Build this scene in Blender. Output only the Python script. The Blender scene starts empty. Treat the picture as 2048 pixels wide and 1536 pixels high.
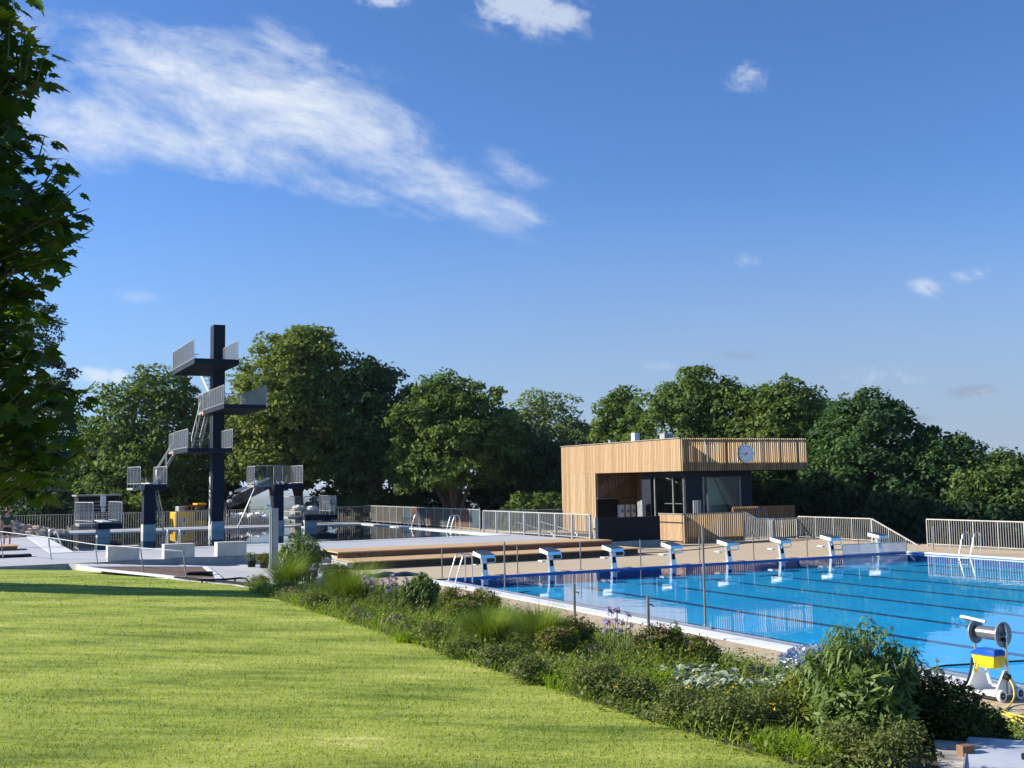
import bpy, bmesh, math, random
import numpy as np
from mathutils import Vector, Matrix

# ------------------------------------------------------------------ camera
F, PITCH, ROLL, CAMH = 2200.0, 0.089, 0.0162, 3.065      # focal length in px of a 2048 px wide frame, radians, metres
CX, CY = 1024.0, 768.0
SC = bpy.context.scene
COL = SC.collection
_fw = Vector((0, math.cos(PITCH), math.sin(PITCH)))
_u0 = Vector((0, -math.sin(PITCH), math.cos(PITCH)))
_r0 = Vector((1, 0, 0))
RT = math.cos(ROLL) * _r0 - math.sin(ROLL) * _u0
UP = math.sin(ROLL) * _r0 + math.cos(ROLL) * _u0
cam = bpy.data.cameras.new('camera')
cam.sensor_width = 36.0
cam.lens = F / 2048 * 36.0
cam.clip_start, cam.clip_end = 0.1, 60000
camo = bpy.data.objects.new('camera', cam)
COL.objects.link(camo)
M = Matrix((RT, UP, -_fw)).transposed().to_4x4()
M.translation = Vector((0, 0, CAMH))
camo.matrix_world = M
SC.camera = camo

# ------------------------------------------------------------------ light and exposure
SUN_EL = math.radians(25)
SUN_AZ = math.atan2(-0.992, 0.12)                          # clockwise from +Y
SUN = Vector((math.sin(SUN_AZ) * math.cos(SUN_EL), math.cos(SUN_AZ) * math.cos(SUN_EL), math.sin(SUN_EL)))
sl = bpy.data.lights.new('sun', 'SUN')
sl.energy, sl.angle, sl.color = 5.0, math.radians(0.5), (1.0, 0.945, 0.855)
so = bpy.data.objects.new('sun', sl)
COL.objects.link(so)
so.rotation_euler = SUN.to_track_quat('Z', 'Y').to_euler()
SC.view_settings.view_transform = 'Standard'
SC.view_settings.look = 'None'
SC.view_settings.exposure = 0.95
SC.view_settings.gamma = 1.0
SC.cycles.max_bounces = 8
SC.cycles.transparent_max_bounces = 16
SC.cycles.diffuse_bounces = 3
SC.cycles.caustics_reflective = False
SC.cycles.caustics_refractive = False


def ray(u, v):
    return RT * ((u - CX) / F) + _fw - UP * ((v - CY) / F)


def U(u, v, z):                                            # the point of height z seen at photo pixel u, v
    d = ray(u, v)
    return Vector((0, 0, CAMH)) + d * ((z - CAMH) / d.z)


def D(u, v, Y):                                            # the point Y metres ahead of the camera
    d = ray(u, v)
    return Vector((0, 0, CAMH)) + d * (Y / d.y)


def gno(u, v):                                             # sky direction as x/y, z/y
    d = ray(u, v)
    return d.x / d.y, d.z / d.y


# ------------------------------------------------------------------ node helpers
class NT:
    def __init__(s, tree):
        s.t = tree
        s.n = tree.nodes
        s.l = tree.links

    def new(s, kind, **kw):
        n = s.n.new(kind)
        for k, v in kw.items():
            setattr(n, k, v)
        return n

    def put(s, sock, v):
        if isinstance(v, bpy.types.NodeSocket):
            s.l.new(v, sock)
        elif v is not None:
            sock.default_value = v

    def m(s, op, a, b=None, c=None, clamp=False):
        n = s.new('ShaderNodeMath', operation=op, use_clamp=clamp)
        s.put(n.inputs[0], a)
        s.put(n.inputs[1], b)
        if c is not None:
            s.put(n.inputs[2], c)
        return n.outputs[0]

    def step(s, x, lo, hi):
        n = s.new('ShaderNodeMapRange', interpolation_type='SMOOTHSTEP', clamp=True)
        s.put(n.inputs[0], x)
        s.put(n.inputs[1], lo)
        s.put(n.inputs[2], hi)
        return n.outputs[0]

    def noise(s, vec, scale, detail=4, rough=0.55, dist=0.0):
        n = s.new('ShaderNodeTexNoise')
        s.put(n.inputs['Vector'], vec)
        n.inputs['Scale'].default_value = scale
        n.inputs['Detail'].default_value = detail
        n.inputs['Roughness'].default_value = rough
        n.inputs['Distortion'].default_value = dist
        return n.outputs[0]

    def mix(s, f, a, b, blend='MIX'):
        n = s.new('ShaderNodeMix', data_type='RGBA', blend_type=blend)
        s.put(n.inputs[0], f)
        s.put(n.inputs[6], a if isinstance(a, bpy.types.NodeSocket) else tuple(a) + (1,))
        s.put(n.inputs[7], b if isinstance(b, bpy.types.NodeSocket) else tuple(b) + (1,))
        return n.outputs[2]

    def mapping(s, vec, scale=(1, 1, 1), rot=(0, 0, 0), loc=(0, 0, 0)):
        n = s.new('ShaderNodeMapping')
        s.put(n.inputs[0], vec)
        n.inputs[1].default_value = loc
        n.inputs[2].default_value = rot
        n.inputs[3].default_value = scale
        return n.outputs[0]


# ------------------------------------------------------------------ sky
W = bpy.data.worlds.new('World')
SC.world = W
W.use_nodes = True
w = NT(W.node_tree)
w.n.clear()
sky = w.new('ShaderNodeTexSky', sky_type='NISHITA')
sky.sun_disc = False
sky.sun_elevation = SUN_EL
sky.sun_rotation = SUN_AZ
sky.air_density, sky.dust_density, sky.ozone_density = 1.0, 0.12, 3.0
sky.altitude = 300
tc = w.new('ShaderNodeTexCoord')
sep = w.new('ShaderNodeSeparateXYZ')
w.l.new(tc.outputs['Generated'], sep.inputs[0])
ysafe = w.m('MAXIMUM', sep.outputs[1], 0.05)
gx = w.m('DIVIDE', sep.outputs[0], ysafe)
gz = w.m('DIVIDE', sep.outputs[2], ysafe)
cmb = w.new('ShaderNodeCombineXYZ')
w.l.new(gx, cmb.inputs[0])
w.l.new(gz, cmb.inputs[1])
G = cmb.outputs[0]
STREAK = math.radians(-17)
gs = w.mapping(G, scale=(1, 1, 1), rot=(0, 0, -STREAK))
gst = w.mapping(gs, scale=(1.0, 2.5, 1.0))
nA = w.noise(gst, 9.0, 13, 0.66, 0.35)
nD = w.noise(w.mapping(gs, scale=(1.0, 1.9, 1.0)), 30.0, 9, 0.6, 0.4)                       # streaky cirrus
nB = w.noise(G, 17.0, 11, 0.64, 0.4)                         # puffs
nC = w.noise(gst, 3.4, 4, 0.5)


def ell(u, v, ru, rv, ang, soft=1.0):                      # 1 in the middle of an ellipse in the sky, 0 at its rim
    x0, z0 = gno(u, v)
    mp = w.mapping(G, loc=(-x0, -z0, 0))
    mp = w.mapping(mp, rot=(0, 0, math.radians(ang)))
    mp = w.mapping(mp, scale=(F / ru, F / rv, 1))
    ln = w.new('ShaderNodeVectorMath', operation='LENGTH')
    w.l.new(mp, ln.inputs[0])
    return w.step(ln.outputs['Value'], 1.0, 1.0 - soft)


def vmax(xs):
    o = xs[0]
    for x in xs[1:]:
        o = w.m('MAXIMUM', o, x)
    return o


cir = vmax([ell(430, 190, 560, 190, 10, .8), ell(640, 240, 400, 150, 20, .8), w.m('MULTIPLY', ell(800, 340, 480, 95, 22, .8), 0.9),
            ell(240, 260, 400, 125, 8, .8), w.m('MULTIPLY', ell(420, 300, 420, 90, 14, .8), 0.85), w.m('MULTIPLY', ell(700, 385, 330, 45, 18, .8), .62), w.m('MULTIPLY', ell(580, 90, 160, 70, 25), 0.7), w.m('MULTIPLY', ell(260, 60, 240, 60, 12), 0.62),
            w.m('MULTIPLY', ell(1030, 345, 170, 60, 33), 0.5), w.m('MULTIPLY', ell(1030, 415, 200, 42, 22), 0.85),
            w.m('MULTIPLY', ell(640, 385, 200, 35, 12), 0.6), w.m('MULTIPLY', ell(270, 590, 90, 28, 8), 0.42),
            w.m('MULTIPLY', ell(40, 120, 200, 200, 0), 0.55)])
cirv = w.m('ADD', w.m('MULTIPLY', cir, 1.05), w.m('ADD', w.m('MULTIPLY', w.m('SUBTRACT', nA, 0.5), 2.9), w.m('ADD', w.m('MULTIPLY', w.m('SUBTRACT', nC, 0.5), 1.1), w.m('MULTIPLY', w.m('SUBTRACT', nD, 0.5), 0.9))))
cirv = w.m('MULTIPLY', w.step(cirv, 0.02, 1.95), w.step(cir, 0.02, 0.35))
front = w.step(sep.outputs[1], 0.05, 0.2)
puf = vmax([ell(1075, 20, 235, 95, 8), w.m('MULTIPLY', ell(770, -5, 100, 40, 0), 0.8), w.m('MULTIPLY', ell(1495, 155, 115, 60, 15), 0.62),
            w.m('MULTIPLY', ell(1850, 574, 85, 34, 5), 0.52), w.m('MULTIPLY', ell(1942, 545, 80, 34, 0), 0.62), w.m('MULTIPLY', ell(180, 752, 75, 42, 10), 0.85),
            w.m('MULTIPLY', ell(238, 752, 36, 26, 0), 0.8), w.m('MULTIPLY', ell(1960, 785, 90, 22, -3), 0.55), w.m('MULTIPLY', ell(1500, 520, 90, 40, 0), 0.28),
            w.m('MULTIPLY', ell(1350, 730, 200, 30, 0), 0.3), w.m('MULTIPLY', ell(1800, 750, 300, 40, 0), 0.35)])
pufv = w.m('ADD', w.m('MULTIPLY', puf, 1.0), w.m('ADD', w.m('MULTIPLY', w.m('SUBTRACT', nB, 0.5), 2.2), w.m('MULTIPLY', w.m('SUBTRACT', nD, 0.5), 1.6)))
pufv = w.m('MULTIPLY', w.step(pufv, 0.2, 1.0), w.m('MULTIPLY', w.step(puf, 0.02, 0.45), 0.62))

cover = w.m('MULTIPLY', w.m('MAXIMUM', w.m('MULTIPLY', cirv, 0.98), pufv), front)
tint = w.mix(1.0, sky.outputs[0], (SKY_TINT := (0.64, 0.925, 1.34)), 'MULTIPLY')
bank = w.m('MULTIPLY', w.step(gz, 0.30, -0.02), w.m('ADD', 0.5, w.m('MULTIPLY', w.step(gx, -0.45, 0.35), 0.42)))   # thin cloud bank low over the plain
tint = w.mix(bank, tint, (2.9, 3.55, 4.7))
grey = w.m('MULTIPLY', w.step(w.m('ADD', vmax([ell(1948, 782, 105, 26, -4), w.m('MULTIPLY', ell(1840, 838, 70, 14, 0), .7), w.m('MULTIPLY', ell(1470, 712, 130, 22, 0), .5)]), w.m('MULTIPLY', w.m('SUBTRACT', nB, 0.5), 1.4)), 0.15, 0.9), w.m('MULTIPLY', front, 0.55))
tint = w.mix(grey, tint, (2.15, 2.6, 3.5))
skyc = w.mix(cover, tint, (6.5, 7.0, 7.7))
bg = w.new('ShaderNodeBackground')
w.l.new(skyc, bg.inputs[0])
bg.inputs[1].default_value = 0.066
wo = w.new('ShaderNodeOutputWorld')
w.l.new(bg.outputs[0], wo.inputs[0])

# ------------------------------------------------------------------ the pool frame: x along the start wall, y away from the camera
ANG = 0.4644
PC = Vector((-2.22, 35.97, 0))
EX = Vector((math.cos(ANG), math.sin(ANG), 0))
EY = Vector((-math.sin(ANG), math.cos(ANG), 0))
POOL_W = 20.2
ZT = 0.50                                                  # height of the diving terrace


def L2W(x, y, z=0.0):
    return PC + EX * x + EY * y + Vector((0, 0, z))


def W2L(p):
    q = Vector((p[0], p[1], 0)) - PC
    return Vector((q.dot(EX), q.dot(EY), p[2] if len(p) > 2 else 0))


def UL(u, v, z):
    return W2L(U(u, v, z))


def uu(p):                                                 # photo column of a world point
    d = Vector(p) - Vector((0, 0, CAMH))
    return CX + F * d.dot(RT) / d.dot(_fw)


def along(x, y, z, dx, dy, u):                             # how far to go from local x, y along dx, dy to reach column u
    lo, hi = 0.0, 40.0
    s0 = uu(L2W(x, y, z)) < u
    for _ in range(50):
        mid = (lo + hi) / 2
        if (uu(L2W(x + dx * mid, y + dy * mid, z)) < u) == s0:
            lo = mid
        else:
            hi = mid
    return lo


# lawn and planting bed heights (world x, y)
def lawn_z(x, y):
    return 1.45 - 0.039 * x - 0.0458 * y


def bed_edge(s):                                           # distance of the lawn edge from the pool edge, s metres along the pool
    return 7.35 + max(0.0, min(1.3, (s - 4) * 0.062))


DECK_Q = 2.7


def ground_z(x, y):
    q = Vector((x, y, 0)) - PC
    s, t = -q.dot(EY), q.dot(EX)
    d = -t
    if s < 3.0:
        return lawn_z(x, y) if d > bed_edge(s) else 0.05
    qb = bed_edge(s)
    if d >= qb:
        return lawn_z(x, y)
    if d <= DECK_Q:
        return 0.0
    k = (d - DECK_Q) / (qb - DECK_Q)
    e = PC - EY * s - EX * qb
    ze = lawn_z(e.x, e.y)
    return ze * (1 - (1 - k) ** 1.35)


def GP(u, v):                                              # ground point seen at a pixel (bed or lawn)
    d = ray(u, v)
    o = Vector((0, 0, CAMH))
    t = 4.0
    while t < 60:
        p = o + d * t
        if p.z <= ground_z(p.x, p.y):
            return p
        t += 0.03
    return U(u, v, 0)


# ------------------------------------------------------------------ objects
def props(o, label=None, cat=None, group=None, kind=None):
    if label:
        o['label'] = label
    if cat:
        o['category'] = cat
    if group:
        o['group'] = group
    if kind:
        o['kind'] = kind
    return o


def thing(name, label, cat, loc, rot=0.0, group=None):     # an Empty at the thing's base that carries its parts (world location)
    o = bpy.data.objects.new(name, None)
    o.empty_display_size = 0.2
    COL.objects.link(o)
    o.location = loc
    o.rotation_euler = (0, 0, rot)
    return props(o, label, cat, group)


def dup(root, loc, rot=None, label=None, group=None, scale=None):
    r = root.copy()
    COL.objects.link(r)
    r.location = loc
    if rot is not None:
        r.rotation_euler = (0, 0, rot)
    if scale is not None:
        r.scale = (scale, scale, scale)
    if label:
        r['label'] = label
    if group:
        r['group'] = group
    for ch in list(root.children):
        c = ch.copy()
        COL.objects.link(c)
        c.parent = r
        for g in list(ch.children):
            d = g.copy()
            COL.objects.link(d)
            d.parent = c
    return r


class MB:                                                  # collects faces, builds one mesh object
    def __init__(s):
        s.v, s.f, s.sm = [], [], []

    def add(s, vs, fs, smooth=False):
        o = len(s.v)
        s.v += [tuple(p) for p in vs]
        s.f += [tuple(i + o for i in f) for f in fs]
        s.sm += [smooth] * len(fs)
        return s

    def box(s, x0, x1, y0, y1, z0, z1, rot=0.0, c=None):
        ps = [(x0, y0, z0), (x1, y0, z0), (x1, y1, z0), (x0, y1, z0), (x0, y0, z1), (x1, y0, z1), (x1, y1, z1), (x0, y1, z1)]
        if rot:
            c = c or ((x0 + x1) / 2, (y0 + y1) / 2)
            cs, sn = math.cos(rot), math.sin(rot)
            ps = [(c[0] + (p[0] - c[0]) * cs - (p[1] - c[1]) * sn, c[1] + (p[0] - c[0]) * sn + (p[1] - c[1]) * cs, p[2]) for p in ps]
        return s.add(ps, [(3, 2, 1, 0), (4, 5, 6, 7), (0, 1, 5, 4), (1, 2, 6, 5), (2, 3, 7, 6), (3, 0, 4, 7)])

    def bar(s, a, b, wd, ht, up=(0, 0, 1)):                # square bar from a to b
        a, b = Vector(a), Vector(b)
        d = (b - a).normalized()
        u = Vector(up)
        if abs(d.dot(u)) > 0.98:
            u = Vector((0, 1, 0))
        x = d.cross(u).normalized() * wd / 2
        y = x.cross(d).normalized() * ht / 2
        ps = [a - x - y, a + x - y, a + x + y, a - x + y, b - x - y, b + x - y, b + x + y, b - x + y]
        return s.add(ps, [(3, 2, 1, 0), (4, 5, 6, 7), (0, 1, 5, 4), (1, 2, 6, 5), (2, 3, 7, 6), (3, 0, 4, 7)])

    def tube(s, pts, r, n=8, cap=True):
        pts = [Vector(p) for p in pts]
        rs = r if isinstance(r, (list, tuple)) else [r] * len(pts)
        rings = []
        prev = None
        for i, p in enumerate(pts):
            d = (pts[min(i + 1, len(pts) - 1)] - pts[max(i - 1, 0)]).normalized()
            if prev is None:
                u = Vector((0, 0, 1)) if abs(d.z) < 0.9 else Vector((1, 0, 0))
            else:
                u = prev
            x = (u - d * u.dot(d)).normalized()
            prev = x
            y = d.cross(x)
            rings.append([p + (x * math.cos(2 * math.pi * k / n) + y * math.sin(2 * math.pi * k / n)) * rs[i] for k in range(n)])
        vs = [q for rg in rings for q in rg]
        fs = []
        for i in range(len(pts) - 1):
            for k in range(n):
                fs.append((i * n + k, i * n + (k + 1) % n, (i + 1) * n + (k + 1) % n, (i + 1) * n + k))
        s.add(vs, fs, True)
        if cap:
            s.add(rings[0], [tuple(range(n))[::-1]])
            s.add(rings[-1], [tuple(range(n))])
        return s

    def cyl(s, a, b, r, n=24, r2=None):
        return s.tube([a, b], [r, r if r2 is None else r2], n)

    def prism(s, poly, z0, z1):                            # poly counter-clockwise seen from above
        n = len(poly)
        vs = [(p[0], p[1], z0) for p in poly] + [(p[0], p[1], z1) for p in poly]
        fs = [tuple(range(n))[::-1], tuple(range(n, 2 * n))]
        for i in range(n):
            j = (i + 1) % n
            fs.append((i, j, n + j, n + i))
        return s.add(vs, fs)

    def extr(s, poly, y0, y1):                             # poly in x, z, extruded along y
        n = len(poly)
        vs = [(p[0], y0, p[1]) for p in poly] + [(p[0], y1, p[1]) for p in poly]
        fs = [tuple(range(n)), tuple(range(n, 2 * n))[::-1]]
        for i in range(n):
            j = (i + 1) % n
            fs.append((j, i, n + i, n + j))
        return s.add(vs, fs)

    def build(s, name, mat, parent=None, bevel=0.0, label=None):
        me = bpy.data.meshes.new(name)
        me.from_pydata(s.v, [], s.f)
        me.materials.append(mat)
        for p, q in zip(me.polygons, s.sm):
            p.use_smooth = q
        me.update()
        o = bpy.data.objects.new(name, me)
        COL.objects.link(o)
        if parent is not None:
            o.parent = parent
        if bevel:
            b = o.modifiers.new('bevel', 'BEVEL')
            b.width = bevel
            b.segments = 2
            b.limit_method = 'ANGLE'
        if label:
            o['label'] = label
        return o


def npmesh(name, V, nper, mat, parent=None, smooth=False, mats=None, midx=None):      # V: (faces * nper, 3), every face on its own
    V = np.ascontiguousarray(V, np.float32).reshape(-1, 3)
    n = len(V)
    me = bpy.data.meshes.new(name)
    me.vertices.add(n)
    me.vertices.foreach_set('co', V.ravel())
    me.loops.add(n)
    me.loops.foreach_set('vertex_index', np.arange(n, dtype=np.int32))
    k = n // nper
    me.polygons.add(k)
    me.polygons.foreach_set('loop_start', np.arange(0, n, nper, dtype=np.int32))
    me.polygons.foreach_set('loop_total', np.full(k, nper, np.int32))
    for m_ in (mats or [mat]):
        me.materials.append(m_)
    if midx is not None:
        me.polygons.foreach_set('material_index', np.asarray(midx, np.int32))
    me.update(calc_edges=True)
    o = bpy.data.objects.new(name, me)
    COL.objects.link(o)
    if parent is not None:
        o.parent = parent
    return o


def pframe(o):                                             # put a mesh built in pool-frame coordinates into the world
    o.location = PC
    o.rotation_euler = (0, 0, ANG)
    return o


# ------------------------------------------------------------------ materials
def mat(name, col, rough=0.6, metal=0.0, var=0.12, scale=3.0, bump=0.0, bscale=40.0, spec=0.5, col2=None, stretch=(1, 1, 1), coord='Object', coat=0.0):
    m_ = bpy.data.materials.new(name)
    m_.use_nodes = True
    t = NT(m_.node_tree)
    b = t.n['Principled BSDF']
    tcn = t.new('ShaderNodeTexCoord')
    vec = t.mapping(tcn.outputs[coord], scale=stretch)
    no = t.noise(vec, scale, 6, 0.6)
    c2 = col2 or tuple(c * (1 - 2.2 * var) for c in col)
    c1 = tuple(min(1, c * (1 + var)) for c in col)
    c = t.mix(t.step(no, 0.3, 0.7), c2, c1)
    t.l.new(c, b.inputs['Base Color'])
    b.inputs['Roughness'].default_value = rough
    t.put(b.inputs['Roughness'], t.m('ADD', rough - 0.08, t.m('MULTIPLY', no, 0.16)))
    b.inputs['Metallic'].default_value = metal
    b.inputs['Specular IOR Level'].default_value = spec
    b.inputs['Coat Weight'].default_value = coat
    if bump:
        bn = t.new('ShaderNodeBump')
        bn.inputs['Strength'].default_value = bump
        bn.inputs['Distance'].default_value = 0.02
        t.l.new(t.noise(vec, bscale, 5, 0.6), bn.inputs['Height'])
        t.l.new(bn.outputs[0], b.inputs['Normal'])
    return m_


def leafmat(name, c1, c2, c3=None, trans=0.35, nscale=0.5, rough=0.6, tcol=None, spec=0.10, odd=0.0):
    m_ = bpy.data.materials.new(name)
    m_.use_nodes = True
    t = NT(m_.node_tree)
    b = t.n['Principled BSDF']
    out = t.n['Material Output']
    ge = t.new('ShaderNodeNewGeometry')
    tcn = t.new('ShaderNodeTexCoord')
    no = t.noise(tcn.outputs['Object'], nscale, 3, 0.5)
    c = t.mix(ge.outputs['Random Per Island'], c1, c2)
    if c3:
        c = t.mix(t.step(no, 0.48, 0.68), c, c3)
    t.l.new(c, b.inputs['Base Color'])
    b.inputs['Roughness'].default_value = rough
    b.inputs['Specular IOR Level'].default_value = spec
    tr = t.new('ShaderNodeBsdfTranslucent')
    tl = t.mix(1.0, c, tcol or (1.3, 1.3, 0.5), 'MULTIPLY')
    t.l.new(tl, tr.inputs[0])
    mx = t.new('ShaderNodeMixShader')
    mx.inputs[0].default_value = trans
    t.l.new(b.outputs[0], mx.inputs[1])
    t.l.new(tr.outputs[0], mx.inputs[2])
    t.l.new(mx.outputs[0], out.inputs[0])
    return m_


def watermat(name, tint, bump, sx, rough=0.015, ior=1.33):
    m_ = bpy.data.materials.new(name)
    m_.use_nodes = True
    t = NT(m_.node_tree)
    t.n.remove(t.n['Principled BSDF'])
    out = t.n['Material Output']
    tcn = t.new('ShaderNodeTexCoord')
    n1 = t.noise(t.mapping(tcn.outputs['Object'], scale=(1, 1, 1)), sx, 3, 0.55, 0.4)
    n2 = t.noise(tcn.outputs['Object'], sx * 0.22, 3, 0.5, 0.2)
    calm = t.step(t.noise(tcn.outputs['Object'], 0.09, 2, 0.5), 0.38, 0.62)
    h = t.m('ADD', t.m('MULTIPLY', t.m('MULTIPLY', n1, calm), 0.35), n2)
    bn = t.new('ShaderNodeBump')
    bn.inputs['Strength'].default_value = bump
    bn.inputs['Distance'].default_value = 0.05
    t.l.new(h, bn.inputs['Height'])
    ge = t.new('ShaderNodeNewGeometry')
    dt = t.new('ShaderNodeVectorMath', operation='DOT_PRODUCT')
    t.l.new(ge.outputs['Incoming'], dt.inputs[0])
    t.l.new(ge.outputs['Normal'], dt.inputs[1])
    cs = t.m('SUBTRACT', 1.0, t.m('ABSOLUTE', dt.outputs['Value']), clamp=True)
    r0 = ((ior - 1) / (ior + 1)) ** 2
    fres = t.m('ADD', r0, t.m('MULTIPLY', t.m('POWER', cs, 5.6), 1 - r0))
    tr = t.new('ShaderNodeBsdfTransparent')
    tr.inputs[0].default_value = tuple(tint) + (1,)
    gl = t.new('ShaderNodeBsdfGlossy')
    gl.inputs['Roughness'].default_value = rough
    t.l.new(bn.outputs[0], gl.inputs['Normal'])
    mx = t.new('ShaderNodeMixShader')
    t.l.new(fres, mx.inputs[0])
    t.l.new(tr.outputs[0], mx.inputs[1])
    t.l.new(gl.outputs[0], mx.inputs[2])
    t.l.new(mx.outputs[0], out.inputs[0])
    return m_


def glassmat(name, tint, ior=1.45, rough=0.0):
    return watermat(name, tint, 0.0, 1.0, rough, ior)


def pavermat(name, c1, c2, joint, bw, bh, off=0.5, mort=0.012, bump=0.25, rough=0.8, big=0.2):
    m_ = bpy.data.materials.new(name)
    m_.use_nodes = True
    t = NT(m_.node_tree)
    b = t.n['Principled BSDF']
    tcn = t.new('ShaderNodeTexCoord')
    br = t.new('ShaderNodeTexBrick')
    br.offset = off
    t.l.new(tcn.outputs['Object'], br.inputs[0])
    br.inputs['Color1'].default_value = tuple(c1) + (1,)
    br.inputs['Color2'].default_value = tuple(c2) + (1,)
    br.inputs['Mortar'].default_value = tuple(joint) + (1,)
    br.inputs['Scale'].default_value = 1.0
    br.inputs['Mortar Size'].default_value = mort
    br.inputs['Mortar Smooth'].default_value = 0.2
    br.inputs['Brick Width'].default_value = bw
    br.inputs['Row Height'].default_value = bh
    n1 = t.noise(tcn.outputs['Object'], big, 5, 0.6)
    n2 = t.noise(tcn.outputs['Object'], 6.0, 6, 0.65)
    c = t.mix(t.m('MULTIPLY', t.step(n1, 0.35, 0.75), 0.35), br.outputs[0], tuple(x * 0.72 for x in c2))
    c = t.mix(t.m('MULTIPLY', t.step(n2, 0.45, 0.75), 0.22), c, tuple(x * 0.75 for x in c1))
    t.l.new(c, b.inputs['Base Color'])
    b.inputs['Roughness'].default_value = rough
    bn = t.new('ShaderNodeBump')
    bn.inputs['Strength'].default_value = bump
    bn.inputs['Distance'].default_value = 0.01
    t.l.new(t.m('ADD', t.m('MULTIPLY', br.outputs[1], -1.0), t.m('MULTIPLY', n2, 0.5)), bn.inputs['Height'])
    t.l.new(bn.outputs[0], b.inputs['Normal'])
    return m_


def woodmat(name, c1, c2, rough=0.65):                     # long grain along z, every slat its own tone
    m_ = bpy.data.materials.new(name)
    m_.use_nodes = True
    t = NT(m_.node_tree)
    b = t.n['Principled BSDF']
    ge = t.new('ShaderNodeNewGeometry')
    tcn = t.new('ShaderNodeTexCoord')
    g = t.noise(t.mapping(tcn.outputs['Object'], scale=(14, 14, 1.2)), 1.6, 5, 0.6, 0.3)
    c = t.mix(ge.outputs['Random Per Island'], c1, c2)
    c = t.mix(t.m('MULTIPLY', t.step(g, 0.4, 0.75), 0.45), c, tuple(x * 0.55 for x in c2))
    t.l.new(c, b.inputs['Base Color'])
    b.inputs['Roughness'].default_value = rough
    b.inputs['Specular IOR Level'].default_value = 0.3
    return m_


M_deck = pavermat('beige_paving', (0.54, 0.425, 0.275), (0.50, 0.39, 0.245), (0.27, 0.2, 0.13), 0.4, 0.2, 0.5)
M_terr = pavermat('grey_terrace_concrete', (0.44, 0.445, 0.46), (0.41, 0.415, 0.43), (0.34, 0.35, 0.36), 2.4, 2.4, 0.0, 0.012, 0.15)
M_white = mat('white_coping', (0.78, 0.78, 0.76), 0.5, var=0.05, scale=1.2, bump=0.05)
M_conc = mat('light_concrete', (0.43, 0.415, 0.38), 0.85, var=0.1, scale=2.5, bump=0.25, bscale=30)
M_concd = mat('grey_concrete', (0.36, 0.35, 0.33), 0.85, var=0.12, scale=2.0, bump=0.25, bscale=30)
M_steel = mat('stainless_steel', (0.62, 0.63, 0.62), 0.32, metal=0.9, var=0.05)
M_galv = mat('galvanised_steel', (0.30, 0.31, 0.31), 0.5, metal=0.2, var=0.08, scale=6, spec=0.4)
M_rail = mat('warm_grey_railing_paint', (0.40, 0.385, 0.345), 0.5, metal=0.2, var=0.08)
M_navy = mat('navy_concrete_paint', (0.008, 0.015, 0.030), 0.6, var=0.1, scale=1.0, spec=0.12)
M_black = mat('black_paint', (0.010, 0.011, 0.014), 0.6, var=0.1, spec=0.15)
M_rubber = mat('black_rubber', (0.015, 0.015, 0.015), 0.75, var=0.15)
M_wood = woodmat('larch_slats', (0.49, 0.36, 0.21), (0.32, 0.205, 0.105))
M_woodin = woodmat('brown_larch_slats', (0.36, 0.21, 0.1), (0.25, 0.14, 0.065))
M_deckwood = mat('larch_boards', (0.62, 0.40, 0.19), 0.6, var=0.14, scale=2.0, stretch=(0.4, 9, 9))
M_liner = None
print('part1 ok')
# ================================================================== THE SETTING
def ground_sheet():
    # one sheet: flat round the pools, falling away beyond the fences to a plain that reaches the horizon
    xs = [-40000, -15000, -6000, -2500, -1000, -400, -150, -90, -60, -40, -20, 0, 20, 40, 60, 90, 150, 400, 1000, 2500, 6000, 15000, 40000]
    ys = [-60, -30, 0, 20, 40, 60, 75, 90, 110, 140, 180, 260, 400, 700, 1200, 2500, 6000, 12000, 24000, 50000]
    rng = random.Random(4)
    V, Fc = [], []
    for y in ys:
        for x in xs:
            p = W2L((x, y))
            d = max(0.0, p.y - 44, p.x - 26, -p.x - 60)
            z = -0.75 - min(d, 60) * 0.12 - min(max(0, d - 60), 900) * 0.05 - max(0, d - 1500) * 0.001
            z = max(z, -58)
            if 900 < d < 30000:
                z += rng.uniform(-5, 5)
            V.append((x, y, z))
    n = len(xs)
    for j in range(len(ys) - 1):
        for i in range(n - 1):
            Fc.append((j * n + i, j * n + i + 1, (j + 1) * n + i + 1, (j + 1) * n + i))
    b = MB()
    b.add(V, Fc)
    g = mat('far_fields', (0.085, 0.11, 0.04), 0.9, var=0.3, scale=0.004, col2=(0.035, 0.055, 0.025))
    props(b.build('ground', g), kind='structure')


ground_sheet()
# hills on the horizon
rng = random.Random(8)
b = MB()
for k, (x0, x1, yd, h) in enumerate(((-16000, 9000, 17000, 105), (-22000, 14000, 26000, 125))):
    n = 60
    vs = []
    for i in range(n + 1):
        x = x0 + (x1 - x0) * i / n
        e = math.sin(math.pi * i / n) ** 0.6
        hh = h * e * (0.55 + 0.25 * math.sin(i * 0.5 + k) + 0.2 * math.sin(i * 0.21 + 2 * k)) + 5
        vs += [(x, yd - 2500, -60), (x, yd, -60 + hh), (x, yd + 3000, -60)]
    fs = []
    for i in range(n):
        for j in range(2):
            fs.append((3 * i + j, 3 * i + 3 + j, 3 * i + 4 + j, 3 * i + 1 + j))
    b.add(vs, fs, True)
props(b.build('hills', mat('wooded_hills', (0.05, 0.075, 0.04), 0.9, var=0.3, scale=0.002)), kind='structure')

# pool deck: beige paving all round the swimming pool (with the pool cut out)
XL, XR, YN, YF = -9.5, 24.6, -56.0, 15.0
GUT = 0.55
PY = 0.0


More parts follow.
